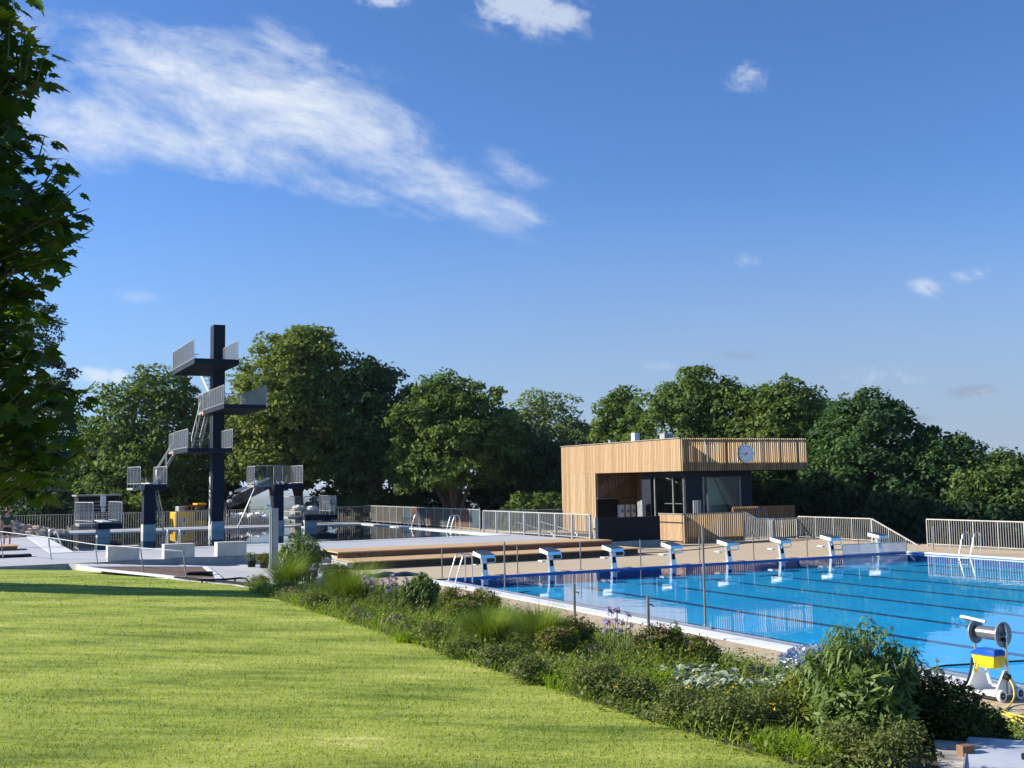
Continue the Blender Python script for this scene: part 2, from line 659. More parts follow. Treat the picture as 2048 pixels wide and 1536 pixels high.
def sheet_with_hole(b, x0, x1, y0, y1, hx0, hx1, hy0, hy1, z):
    V = [(x0, y0, z), (x1, y0, z), (x1, y1, z), (x0, y1, z), (hx0, hy0, z), (hx1, hy0, z), (hx1, hy1, z), (hx0, hy1, z)]
    b.add(V, [(0, 1, 5, 4), (1, 2, 6, 5), (2, 3, 7, 6), (3, 0, 4, 7)])


b = MB()
PL = 50.0
sheet_with_hole(b, XL, XR, YN, 10.5, -GUT - 0.004, POOL_W + 0.35, -PL - 0.5, 0.0, 0.0)
b.add([(10.5, 10.5, 0), (XR, 10.5, 0), (XR, 40, 0), (10.5, 40, 0)], [(0, 1, 2, 3)])
for i in range(4):                                         # a lip so the sheet has an edge towards the pool
    pass
props(pframe(b.build('pool_deck', M_deck)), kind='structure')
# white line across the deck behind the starting blocks
b = MB()
b.box(-6.0, 23.0, 3.3, 3.42, -0.02, 0.006)
props(pframe(b.build('deck_line', mat('white_deck_strip', (0.66, 0.6, 0.46), 0.7, var=0.06))), kind='structure')

# swimming pool shell
WZ = -0.05
FZ = -0.36
liner = bpy.data.materials.new('blue_pool_liner')
liner.use_nodes = True
t = NT(liner.node_tree)
bs = t.n['Principled BSDF']
tcn = t.new('ShaderNodeTexCoord')
n1 = t.noise(tcn.outputs['Object'], 0.5, 4, 0.6)
vor = t.new('ShaderNodeTexVoronoi', feature='SMOOTH_F1')
vor.inputs['Scale'].default_value = 2.6
t.l.new(t.mapping(tcn.outputs['Object'], scale=(1, 1, 1)), vor.inputs['Vector'])
c = t.mix(t.step(n1, 0.35, 0.7), (0.004, 0.47, 0.93), (0.01, 0.54, 0.97))
t.l.new(c, bs.inputs['Base Color'])
bs.inputs['Roughness'].default_value = 0.5
M_wall = mat('deep_blue_pool_wall', (0.012, 0.13, 0.42), 0.5, var=0.08)
M_lane = mat('dark_blue_lane_line', (0.012, 0.06, 0.17), 0.5, var=0.06)
b = MB()
b.add([(0, 0, FZ), (POOL_W, 0, FZ), (POOL_W, -PL, FZ), (0, -PL, FZ)], [(3, 2, 1, 0)])
props(pframe(b.build('pool_floor', liner)), kind='structure')
b = MB()
b.box(0, POOL_W, 0, 0.3, FZ - 0.05, -0.004)
b.box(-0.2, 0, -PL, 0.3, FZ - 0.05, -0.075)
b.box(POOL_W, POOL_W + 0.3, -PL, 0.3, FZ - 0.05, -0.03)
b.box(0, POOL_W, -PL - 0.3, -PL, FZ - 0.05, -0.004)
props(pframe(b.build('pool_wall', M_wall)), kind='structure')
b = MB()
for i in range(8):
    x = 1.43 + 2.5 * i
    b.box(x - 0.125, x + 0.125, -PL + 2, -2.0, FZ, FZ + 0.004)
    b.box(x - 0.5, x + 0.5, -2.25, -2.0, FZ, FZ + 0.006)
props(pframe(b.build('lane_lines', M_lane)), kind='structure')
b = MB()
b.add([(-0.02, 0, WZ), (POOL_W, 0, WZ), (POOL_W, -PL, WZ), (-0.02, -PL, WZ)], [(3, 2, 1, 0)])
M_water = watermat('pool_water', (0.96, 0.995, 1.0), 0.13, 2.6)
props(pframe(b.build('pool_water', M_water)), kind='structure')
# white coping along the near long side, with the overflow grating between it and the water
b = MB()
b.box(-GUT - 0.45, -GUT + 0.02, -PL - 0.5, 0.25, -0.1, 0.018)
b.box(POOL_W, POOL_W + 0.36, -PL - 0.5, 0.3, -0.028, 0.012)
props(pframe(b.build('pool_coping', M_white, bevel=0.008)), kind='structure')
b = MB()
b.box(-GUT, -0.03, -PL, 0.0, -0.16, -0.12)
for k in range(6):
    x = -GUT + 0.06 + k * 0.085
    b.box(x, x + 0.05, -PL, 0.0, -0.07, -0.042)
b.box(-0.05, 0.0, -PL, 0.0, -0.12, -0.035)
props(pframe(b.build('overflow_grating', mat('grey_grating', (0.20, 0.24, 0.30), 0.5, var=0.08))), kind='structure')

# diving terrace with its pool
DX0, DX1, DY0, DY1 = -9.9, 9.4, 15.7, 36.2
b = MB()
TX0, TX1, TY0, TY1 = -24.0, 10.45, 9.6, 41.0
V = [(TX0, 8.3, ZT), (-5.2, 8.3, ZT), (-3.0, 9.6, ZT), (TX1, 9.6, ZT), (TX1, TY1, ZT), (TX0, TY1, ZT), (DX0, DY0, ZT), (DX1, DY0, ZT), (DX1, DY1, ZT), (DX0, DY1, ZT)]
b.add(V, [(0, 1, 2, 3, 7, 6), (3, 4, 8, 7), (4, 5, 9, 8), (5, 0, 6, 9)])
props(pframe(b.build('terrace', M_terr)), kind='structure')
b = MB()
b.prism([(TX0, 8.32), (-5.2, 8.32), (-3.0, 9.62), (TX1 - .01, 9.62), (TX1 - .01, 12), (TX0, 12)], 0.0, ZT - 0.004)
b.box(TX1 - 0.2, TX1 - 0.012, 12, TY1 - .1, -0.8, ZT - 0.006)
props(pframe(b.build('terrace_edge', M_concd)), kind='structure')
b = MB()
M_copd = mat('pale_pool_edge', (0.66, 0.67, 0.66), 0.6, var=0.05)
b.box(DX0 - 0.9, DX0, DY0 - 0.5, DY1, ZT - 0.1, ZT + 0.02)
b.box(DX0, DX1, DY0 - 0.5, DY0, ZT - 0.1, ZT + 0.02)
b.box(DX1, DX1 + 0.5, DY0 - 0.5, DY1, ZT - 0.1, ZT + 0.02)
b.box(DX0 - 0.9, DX1 + 0.5, DY1, DY1 + 0.5, ZT - 0.1, ZT + 0.02)
props(pframe(b.build('diving_pool_coping', M_copd, bevel=0.008)), kind='structure')
b = MB()
b.box(DX0, DX1, DY0, DY1, -0.7, -0.5)
props(pframe(b.build('diving_pool_floor', mat('deep_blue_diving_pool', (0.012, 0.20, 0.42), 0.5, var=0.05))), kind='structure')
b = MB()
M_dwall = mat('blue_diving_pool_wall', (0.012, 0.05, 0.1), 0.5, var=0.05)
b.box(DX0 - .2, DX0 - .002, DY0, DY1, -0.6, ZT - 0.11)
b.box(DX1 + .002, DX1 + .2, DY0, DY1, -0.6, ZT - 0.11)
b.box(DX0, DX1, DY1 + .002, DY1 + .2, -0.6, ZT - 0.11)
b.box(DX0, DX1, DY0 - .2, DY0 - .002, -0.6, ZT - 0.11)
props(pframe(b.build('diving_pool_wall', M_dwall)), kind='structure')
b = MB()
WZD = ZT - 0.03
b.add([(DX0, DY0, WZD), (DX1, DY0, WZD), (DX1, DY1, WZD), (DX0, DY1, WZD)], [(0, 1, 2, 3)])
props(pframe(b.build('diving_pool_water', watermat('diving_water', (0.8, 0.95, 1.0), 0.06, 2.0))), kind='structure')

# lower path between terrace and lawn
def path_z(x):
    return 0.498 - 0.298 * max(0.0, min(1.0, (x + 10.6) / 5.2))


b = MB()
V, Fc = [], []
XS_ = [-10.7, -10.5, -9.9, -9.2, -8.5, -8.2, -7.7, -7.25, -6.5, -5.4, -4.2, -2.95]
for x in XS_:
    yb = 8.29 if x <= -5.2 else 8.29 + (x + 5.2) * .56
    yf = float(np.interp(x, [-24, -10.7, -10.55, -8.2, -7.25, -6.4, -2.95], [8.27, 8.25, 8.1, .75, -2.0, -3.0, 2.2]))
    V += [(x, yf, path_z(x)), (x, yb, path_z(x)), (x, yf, -.1)]
for i in range(len(XS_) - 1):
    Fc += [(3 * i, 3 * i + 3, 3 * i + 4, 3 * i + 1), (3 * i + 2, 3 * i + 5, 3 * i + 3, 3 * i)]
k = 3 * (len(XS_) - 1)
V.append((XS_[-1], V[k + 1][1], -.1))
Fc.append((k + 2, len(V) - 1, k + 1, k))
b.add(V, Fc)
props(pframe(b.build('path', pavermat('white_path', (0.50, 0.49, 0.47), (0.47, 0.46, 0.44), (0.35, 0.34, 0.32), 3.0, 3.0, 0.0, 0.012))), kind='structure')
# brown bark bed in the path
pb = []
for q in ((165, 1135), (200, 1140), (300, 1150), (385, 1159), (440, 1159), (410, 1135)):
    z_ = .3
    for _ in range(12):
        z_ = path_z(UL(q[0], q[1], z_).x)
    pb.append(UL(q[0], q[1], z_))
b = MB()
b.add([(p.x, p.y, path_z(p.x) + .012) for p in pb], [tuple(range(len(pb)))])
props(pframe(b.build('mulch_bed', mat('brown_mulch', (0.15, 0.075, 0.045), 0.95, var=0.3, scale=14, bump=0.6, bscale=25))), kind='structure')
b = MB()
for i in range(len(pb)):
    p, q = pb[i], pb[(i + 1) % len(pb)]
    b.bar((p.x, p.y, path_z(p.x) + .012), (q.x, q.y, path_z(q.x) + .012), 0.16, 0.06)
props(pframe(b.build('mulch_bed_kerb', M_white)), kind='structure')

# lawn -------------------------------------------------------------
LAWN_FAR = [(-700, 1062), (-300, 1101), (0, 1128), (150, 1140), (370, 1162), (470, 1171), (503, 1178)]


def lawnU(u, v):
    d = ray(u, v)
    tt = (1.45 - CAMH) / (d.z + .039 * d.x + .0458 * d.y)
    return Vector((0, 0, CAMH)) + d * tt


edge = [lawnU(*q) for q in LAWN_FAR]
for s in range(5, 33):
    p = PC - EY * s - EX * bed_edge(s)
    edge.append(Vector((p.x, p.y, lawn_z(p.x, p.y))))
poly = [(p.x, p.y) for p in edge] + [(14, 0), (14, -12), (-40, -12), (-46, 30)]


def in_poly(x, y, pl=poly):
    c = np.zeros(np.shape(x), bool)
    n = len(pl)
    for i in range(n):
        x1, y1 = pl[i]
        x2, y2 = pl[(i + 1) % n]
        if y1 == y2:
            continue
        c ^= ((y1 > y) != (y2 > y)) & (x < (x2 - x1) * (y - y1) / (y2 - y1) + x1)
    return c


bm = bmesh.new()
vs = [bm.verts.new((x, y, lawn_z(x, y))) for x, y in poly]
fc = bm.faces.new(vs)
if fc.normal.z < 0:
    fc.normal_flip()
bmesh.ops.triangulate(bm, faces=[fc])
me = bpy.data.meshes.new('lawn')
bm.to_mesh(me)
bm.free()
lm = bpy.data.materials.new('mown_lawn')
lm.use_nodes = True
t = NT(lm.node_tree)
bs = t.n['Principled BSDF']
tcn = t.new('ShaderNodeTexCoord')
OB = tcn.outputs['Object']


def lawn_colour(t, OB):
    strp = t.mapping(OB, scale=(1, 1, 0), rot=(0, 0, math.radians(38)))
    sx = t.new('ShaderNodeSeparateXYZ')
    t.l.new(strp, sx.inputs[0])
    wv = t.m('SINE', t.m('ADD', t.m('MULTIPLY', sx.outputs[0], 2.9), t.m('MULTIPLY', t.noise(OB, 0.25, 2), 3.0)))
    n1 = t.noise(t.mapping(OB, scale=(0.55, 1.3, 1), rot=(0, 0, 0.1)), 0.75, 6, 0.68, 0.4)
    n2 = t.noise(t.mapping(OB, scale=(0.5, 1.2, 1)), 3.2, 6, 0.7)
    n3 = t.noise(OB, 26, 4, 0.7)
    n0 = t.noise(t.mapping(OB, scale=(0.16, 0.8, 1), rot=(0, 0, -0.06)), 1.9, 5, 0.72, 0.6)
    k = t.m('ADD', t.m('MULTIPLY', t.m('SUBTRACT', n1, 0.5), 1.9), t.m('ADD', t.m('MULTIPLY', wv, 0.16), t.m('MULTIPLY', t.m('SUBTRACT', n2, 0.5), 1.5)))
    k = t.m('ADD', k, t.m('ADD', t.m('MULTIPLY', t.m('SUBTRACT', n3, 0.5), 0.6), t.m('MULTIPLY', t.m('SUBTRACT', n0, 0.5), 2.3)))
    k = t.m('SUBTRACT', k, 0.02)
    c = t.mix(t.step(k, -0.8, 0.42), (0.13, 0.188, 0.026), (0.345, 0.39, 0.078))
    c = t.mix(t.step(k, 0.3, 1.0), c, (0.60, 0.56, 0.24))
    return c


c = lawn_colour(t, OB)
n3 = t.noise(OB, 26, 4, 0.7)
t.l.new(c, bs.inputs['Base Color'])
bs.inputs['Roughness'].default_value = 0.9
bs.inputs['Specular IOR Level'].default_value = 0.1
bn = t.new('ShaderNodeBump')
bn.inputs['Strength'].default_value = 0.3
bn.inputs['Distance'].default_value = 0.03
t.l.new(n3, bn.inputs['Height'])
t.l.new(bn.outputs[0], bs.inputs['Normal'])
me.materials.append(lm)
lo = bpy.data.objects.new('lawn', me)
COL.objects.link(lo)
props(lo, kind='structure')

# blades of grass on the lawn: more and finer ones near the camera
R_ = np.random.default_rng(5)
N = 210000
rr = np.exp(R_.uniform(math.log(5.6), math.log(38), N))
th = R_.uniform(-0.50, 0.50, N)
gxx, gyy = rr * np.sin(th), rr * np.cos(th)
ok = in_poly(gxx, gyy)
gxx, gyy, rr = gxx[ok], gyy[ok], rr[ok]
N = len(rr)
gzz = 1.45 - 0.039 * gxx - 0.0458 * gyy
hh = R_.uniform(0.010, 0.030, N) * (0.9 + rr * 0.012)
ww = 0.0032 * (0.55 + rr * 0.12)
hd = R_.uniform(0, 2 * math.pi, N)
ln = R_.uniform(0.1, 0.75, N) * hh
base = np.stack([gxx, gyy, gzz - 0.003], 1)
sd = np.stack([np.cos(hd), np.sin(hd), 0 * hd], 1) * ww[:, None]
tip = base + np.stack([-np.sin(hd) * ln, np.cos(hd) * ln, hh], 1)
T = np.stack([base - sd, base + sd, tip], 1)
gm = bpy.data.materials.new('grass_blades')
gm.use_nodes = True
t = NT(gm.node_tree)
bs = t.n['Principled BSDF']
out = t.n['Material Output']
tcn = t.new('ShaderNodeTexCoord')
ge = t.new('ShaderNodeNewGeometry')
c = lawn_colour(t, tcn.outputs['Object'])
c = t.mix(ge.outputs['Random Per Island'], t.mix(1.0, c, (0.92, 0.94, 0.9), 'MULTIPLY'), t.mix(1.0, c, (1.1, 1.09, 1.04), 'MULTIPLY'))
t.l.new(c, bs.inputs['Base Color'])
bs.inputs['Roughness'].default_value = 0.6
bs.inputs['Specular IOR Level'].default_value = 0.2
tr = t.new('ShaderNodeBsdfTranslucent')
t.l.new(t.mix(1.0, c, (1.4, 1.35, 0.7), 'MULTIPLY'), tr.inputs[0])
mx = t.new('ShaderNodeMixShader')
mx.inputs[0].default_value = 0.4
t.l.new(bs.outputs[0], mx.inputs[1])
t.l.new(tr.outputs[0], mx.inputs[2])
t.l.new(mx.outputs[0], out.inputs[0])
props(npmesh('grass', T, 3, gm), 'short mown grass covering the sloping lawn', 'grass', kind='stuff')

# kerb along the lower end of the lawn
b = MB()
for i in range(len(LAWN_FAR) - 1):
    p, q = edge[i], edge[i + 1]
    b.bar(p + Vector((0.02, 0.06, -0.16)), q + Vector((0.02, 0.06, -0.16)), 0.1, 0.36)
props(b.build('lawn_kerb', M_conc), kind='structure')
b = MB()
for i in range(len(LAWN_FAR) - 1):
    p, q = edge[i], edge[i + 1]
    b.bar(p + Vector((0.06, 0.2, -0.09)), q + Vector((0.06, 0.2, -0.09)), 0.12, 0.34)
props(b.build('lawn_drain_strip', M_black), kind='structure')

# planting bed soil
b = MB()
V, Fc = [], []
SS = [3.0 + k * 0.75 for k in range(0, 39)]
KS = [0, .1, .25, .4, .55, .7, .85, 1.0]
for s in SS:
    for k in KS:
        q = DECK_Q + (bed_edge(s) + 0.05 - DECK_Q) * k
        p = PC - EY * s - EX * q
        e = PC - EY * s - EX * bed_edge(s)
        V.append((p.x, p.y, lawn_z(e.x, e.y) * (1 - (1 - k) ** 1.35) - 0.006 + (0.012 if 0 < k < 1 else 0)))
n = len(KS)
for j in range(len(SS) - 1):
    for i in range(n - 1):
        Fc.append((j * n + i, j * n + i + 1, (j + 1) * n + i + 1, (j + 1) * n + i))
b.add(V, Fc, True)
props(b.build('soil', mat('dark_soil', (0.05, 0.036, 0.024), 0.95, var=0.3, scale=6, bump=0.8, bscale=12)), kind='structure')
# ================================================================== DIVING TOWERS
TY, TXc = 34.3, -0.25                                      # the row of stands, local y and the tall tower's x


def panel(mb_frame, mb_bar, a, b, z0, h, pitch=0.078, r=0.0055, fr=0.022):
    # one railing panel from a to b (x, y): rounded steel frame and thin upright bars
    A, B = Vector((a[0], a[1], z0)), Vector((b[0], b[1], z0))
    L = (B - A).length
    d = (B - A) / L
    k = 0.09
    up = Vector((0, 0, 1))
    pts = [A + up * 0.06, A + up * (h - k), A + up * (h - 0.025) + d * 0.025, A + up * h + d * k, B + up * h - d * k, B + up * (h - 0.025) - d * 0.025,
           B + up * (h - k), B + up * (k + 0.06), B + up * 0.085 - d * 0.025, B + up * 0.06 - d * k, A + up * 0.06]
    mb_frame.tube(pts, fr, 6, False)
    n = max(2, int(L / 0.62))
    for i in range(n + 1):
        p = A + d * (L * i / n)
        mb_frame.bar(p - up * 0.18, p + up * h, 0.022, 0.04)
    m_ = int(L / pitch)
    for i in range(1, m_):
        p = A + d * (L * i / m_)
        mb_bar.bar(p + up * 0.06, p + up * h, r * 2, r * 2)


def railing(root, segs, z, h=1.06):
    for a, b_ in segs:
        f_, g_ = MB(), MB()
        panel(f_, g_, a, b_, z, h)
        r_ = f_.build('railing', M_galv, root)
        g_.build('bars', M_galv, r_)


M_steps = mat('bright_galvanised_steps', (.5, .51, .51), .45, metal=.3, var=.06)


def steps(root, p0, p1, wdir, wid=0.7, n=9, hand=True, name='ladder', mt=None):
    mt = mt or M_galv
    p0, p1, wv = Vector(p0), Vector(p1), Vector(wdir).normalized() * wid / 2
    b = MB()
    for sgn in (-1, 1):
        b.bar(p0 + wv * sgn, p1 + wv * sgn, 0.04, 0.14 if hand else 0.045)
    for i in range(n):
        q = p0.lerp(p1, (i + 0.5) / n)
        b.bar(q - wv, q + wv, 0.13 if hand else 0.04, 0.025)
    o = b.build(name, mt, root)
    if hand:
        hb = MB()
        up = Vector((0, 0, 0.85))
        for sgn in (-1, 1):
            hb.tube([p0 + wv * sgn + up * 0.3, p0 + wv * sgn + up, p1 + wv * sgn + up, p1 + wv * sgn + up * 0.2], 0.024, 6)
            mid = p0.lerp(p1, 0.5) + wv * sgn
            hb.bar(mid, mid + up, 0.03, 0.03)
        hb.build('handrail', mt, o)
    return o


def plinth(root, x0, x1, y0, y1, z0, z1):
    MB().box(x0 - 0.03, x1 + 0.03, y0 - 0.03, y1 + 0.03, z0, z1).build('plinth', M_conc, root, 0.01)


def zz(u, v, x, y):                                        # height of the pixel u, v if it lies above local x, y
    Yw = L2W(x, y).y
    return D(u, v, Yw).z


tw = thing('diving_tower', 'tall dark navy diving tower with three staggered platforms and steel railings', 'diving tower', L2W(TXc, TY, 0), ANG)
zb = -0.4
MB().box(-0.35, 0.35, -0.1, 0.9, ZT + 0.5, zz(432, 650, TXc, TY)).build('pillar', M_navy, tw, 0.012)
plinth(tw, -0.35, 0.35, -0.1, 0.9, zb, ZT + 0.5)
# grey service duct on the pillar's sunny side
MB().box(-0.42, -0.352, 0.15, 0.55, ZT + 0.35, ZT + 3.2).build('duct', M_concd, tw)
plats = []
for nm, ul, vl, ur, yf, xl, back in (('top', 388, 716, 478, -4.5, -2.2, 2.7), ('mid', 448, 808, 533, -4.5, -0.44, 3.0), ('low', 376, 896, 466, -3.2, -2.4, 4.3)):
    # shift x so that the front corner falls into its photo column
    x0 = along(TXc - 5, TY + yf, 8, 1, 0, ul) - 5
    x1 = along(TXc + x0, TY + yf, 8, 1, 0, ur) + x0
    zt_ = zz(ul, vl, TXc + x0, TY + yf)
    plats.append((x0, x1, yf, back, zt_))
    th = 0.30 if nm == 'top' else 0.24
    s = MB()
    s.box(x0, x1, yf, back if nm == 'top' else 1.6, zt_ - th, zt_)
    s.build('platform', M_navy, tw, 0.01)
(x0, x1, yf, bk, z10), (a0, a1, ay, ab, z7), (c0, c1, cy, cb, z5) = plats
railing(tw, [((x0 + .03, bk), (x0 + .03, yf + 0.35)), ((x1 - .03, bk), (x1 - .03, yf + 0.2))], z10, 1.12)
bb = MB()
bb.tube([(x0 + .03, bk, z10 + 1.08), (x1 - .9, bk, z10 + 1.08)], 0.022, 6)
for k in range(3):
    bb.bar((x0 + .9 * k + .5, bk, z10), (x0 + .9 * k + .5, bk, z10 + 1.08), 0.03, 0.03)
bb.build('rear_rail', M_galv, tw)
railing(tw, [((a0 + .03, 1.6), (a0 + .03, ay + 0.1)), ((a1 - .03, 1.6), (a1 - .03, ay - 0.15)), ((a0 + .1, 1.6), (a1 - .1, 1.6))], z7, 1.1)
railing(tw, [((c0 + .03, 1.6), (c0 + .03, cy + 0.1)), ((c1 - .03, 0.9), (c1 - .03, cy - 0.1)), ((c0 + .9, 1.6), (c1 - .1, 1.6))], z5, 1.1)
# stair landings behind the middle and low platforms
for (p0, p1, z) in ((a0, a0 + 0.85, z7), (c0, c0 + 0.85, z5)):
    l_ = MB().box(p0, p1, 1.6, 3.1, z - 0.16, z - 0.02).build('landing', M_galv, tw)
    f_, g_ = MB(), MB()
    panel(f_, g_, (p0 + .02, 3.1), (p0 + .02, 1.65), z - .02, 1.08)
    panel(f_, g_, (p1 - .02, 3.1), (p1 - .02, 1.65), z - .02, 1.08)
    f_.build('railing', M_galv, l_)
    g_.build('bars', M_galv, l_)
    MB().box(p0 - .03, p0 - .002, 1.35, 1.58, z - 0.3, z - 0.06).build('marker', mat('faded_orange_tag', (0.55, 0.22, 0.1), 0.6), l_)
steps(tw, (a0 + .4, 3.0, z7), (c0 + 1.3, 1.3, z5), (.8, .6, 0), 0.7, 10, True, 'stair', M_steps)
steps(tw, (x1 - .45, bk + .1, z10 - .2), (a1 - 1.3, 1.3, z7), (1, 0, 0), 0.6, 9, True, 'stair', M_steps)
XL3 = along(-12, TY, 3.2, 1, 0, 299) - 12                  # the low stand beside it
z3 = zz(300, 970, XL3, TY)
steps(tw, (c0 + .4, 3.1, z5 - .05), (XL3 + .55 - TXc, 1.2, z3 + .05), (0.25, 1, 0), 0.75, 9, True, 'stair', M_steps)


def stand(name, label, u, yl, z, pw, pd, over, board=None, navy=True, grp=None, ladder=None, ptop=None):
    x = along(-14, yl, z, 1, 0, u) - 14
    t_ = thing(name, label, 'diving platform', L2W(x, yl, 0), ANG, grp)
    if navy:
        MB().box(-pw / 2, pw / 2, -0.2, -0.2 + pd, ZT + 0.45, z - 0.3).build('pillar', M_navy, t_, 0.01)
        plinth(t_, -pw / 2, pw / 2, -0.2, -0.2 + pd, zb, ZT + 0.45)
    else:
        MB().box(-pw / 2, pw / 2, -0.2, -0.2 + pd, zb, z - 0.3).build('plinth', M_conc, t_, 0.01)
    MB().box(over[0], over[1], over[2], over[3], z - 0.3, z).build('platform', M_navy, t_, 0.01)
    return t_, x


t3, x3 = stand('diving_platform', 'navy three metre springboard stand reached by a stair from the tall tower', 299, TY, z3, 0.66, 0.8, (-0.33, 0.95, -0.35, 2.2))
MB().box(-0.25, 0.25, -1.6, 2.0, z3 + 0.07, z3 + 0.12).build('springboard', M_white, t3, 0.01)
MB().box(-0.3, 0.3, -0.1, 0.15, z3 + .002, z3 + 0.068).build('fulcrum', M_galv, t3)
railing(t3, [((-0.95, 2.2), (-0.55, -0.3)), ((0.55, 2.2), (0.93, -0.35))], z3 + .02, 1.05)
MB().box(-0.98, -0.335, -0.3, 2.2, z3 - 0.28, z3 - 0.16).build('side_grating', M_galv, t3)
steps(t3, (0.25, 1.4, z3 - .3), (0.95, 2.6, ZT), (1, -.4, 0), 0.55, 9, True, 'ladder')

z3r = zz(585, 968, 3.3, TY)
t3r, x3r = stand('diving_platform', 'navy three metre platform stand beside the boom of the yellow excavator', 556, TY, z3r, 0.62, 0.8, (-0.31, 1.5, -0.35, 2.4))
MB().box(-1.35, -0.31, 0.5, 2.4, z3r - 0.16, z3r - 0.03).build('side_grating', M_galv, t3r)
railing(t3r, [((-1.35, 2.4), (-1.32, 0.5)), ((-1.32, 0.5), (0.1, -0.3)), ((0.35, 2.4), (1.48, 2.4)), ((1.48, 2.4), (1.48, -0.3))], z3r + .02, 1.12)
steps(t3r, (-1.2, 0.7, z3r - .05), (-2.4, 0.3, ZT + .05), (0.2, 1, 0), 0.5, 10, False, 'ladder')
z1r = zz(650, 1030, 5.6, TY)
t1r, _ = stand('diving_platform', 'low navy one metre platform with long railing panels nearest the fence corner', 620, TY, z1r, 0.8, 0.8, (-0.4, 1.6, -0.4, 3.2), navy=False)
railing(t1r, [((-1.2, 3.2), (-0.42, 0.6)), ((-0.45, -0.2), (1.56, -0.36)), ((1.58, 3.2), (1.58, -0.36))], z1r + .15, 1.02)
MB().box(-1.25, -0.41, 0.5, 3.2, z1r - 0.2, z1r - 0.06).build('side_grating', M_galv, t1r)
yl1 = 31.2
z1 = zz(215, 1047, -7.2, yl1)
t1, _ = stand('diving_platform', 'low one metre springboard stand on a concrete block by the rubble bank', 207, yl1, z1, 0.66, 0.8, (-0.35, 0.9, -0.35, 2.6), navy=False)
MB().box(-0.25, 0.25, -1.4, 2.2, z1 + 0.1, z1 + 0.15).build('springboard', M_white, t1, 0.01)
MB().box(-0.3, 0.3, -0.1, 0.15, z1 + .002, z1 + 0.098).build('fulcrum', M_galv, t1)
railing(t1, [((-1.25, 2.4), (-0.55, -0.1)), ((0.55, 2.4), (0.92, -0.3))], z1 + .08, 1.08)
MB().box(-1.25, -0.36, 0.0, 2.4, z1 - 0.12, z1).build('side_grating', M_galv, t1)


# ================================================================== FENCES
def rail_fence(name, label, cat, p0, p1, h, bay, mt, pitch=0.125, z0=0.0, z1=None, grp=None, gap=0.1, postw=0.05, panels=None, lean=0.0):
    # railing from p0 to p1 (pool frame x, y): posts, top and bottom rail, upright bars (one part per bay) or solid panels
    A, B = L2W(*p0), L2W(*p1)
    d = B - A
    L = d.length
    rot = math.atan2(d.y, d.x)
    z1 = z0 if z1 is None else z1
    r_ = thing(name, label, cat, (A.x, A.y, z0), rot, grp)
    n = max(1, round(L / bay))
    dz = z1 - z0
    zz_ = lambda x: dz * x / L
    MB().bar((0, 0, h), (L, 0, dz + h), 0.06, 0.045).build('top_rail', mt, r_)
    MB().bar((0, 0, gap), (L, 0, dz + gap), 0.04, 0.03).build('bottom_rail', mt, r_)
    pm = MB().box(-postw * .35, postw * .35, -postw / 2, postw / 2, 0, h - 0.023)
    first = None
    for i in range(n + 1):
        if first is None:
            first = pm.build('post', mt, r_)
            o = first
        else:
            o = first.copy()
            COL.objects.link(o)
        o.location = (L * i / n, 0, zz_(L * i / n))
    for i in range(n):
        xa, xb = L * i / n, L * (i + 1) / n
        if panels:
            m_ = panels[i % len(panels)]
            MB().box(xa + .03, xb - .03, -.008, .008, gap + .02, h - .03).build('glass_panel', m_, r_)
            continue
        k = max(2, round((xb - xa) / pitch))
        mb = MB()
        for j in range(1, k):
            x = xa + (xb - xa) * j / k
            mb.box(x - .007, x + .007, -.016, .016, zz_(x) + gap + .015, zz_(x) + h - .022)
        mb.build('bars', mt, r_)
    return r_


FY = 39.6
rail_fence('railing_fence', 'long grey bar railing running behind the diving towers', 'fence', (-13.0, FY - 1.2), (10.9, FY + .4), 1.06, 1.55, M_rail, z0=ZT, pitch=0.14)
gp = [mat('tinted_panel', c_, .25, var=.1, scale=.7, spec=.4) for c_ in ((.075, .07, .06), (.12, .065, .04), (.06, .085, .095), (.085, .085, .075))]
rail_fence('glazed_fence', 'pale steel fence with tinted glass panels on the far side of the diving pool', 'fence', (10.95, FY + .35), (10.95, 21.0), 1.12, 1.28, mat('pale_steel_frame', (0.42, 0.41, 0.37), 0.4, metal=0.3, var=0.05),
           z0=ZT, panels=[gp[0], gp[3], gp[0], gp[0], gp[3], gp[0], gp[2], gp[1], gp[2], gp[1], gp[0], gp[2], gp[1], gp[1], gp[2]], postw=0.07)
M_pale = mat('light_grey_steel', (0.40, 0.40, 0.37), 0.45, metal=0.3, var=0.06)
rail_fence('railing_fence', 'light steel railing along the terrace edge leading to the black board', 'fence', (10.5, 19.6), (10.5, 8.6), 1.1, 1.55, M_pale, z0=ZT, pitch=0.15, postw=0.09)
rail_fence('railing_fence', 'short dark railing behind the light terrace railing in front of the wooden pavilion', 'fence', (11.2, 21.0), (15.2, 19.5), 1.1, 1.3, M_rail, z0=ZT - .05, pitch=0.13)
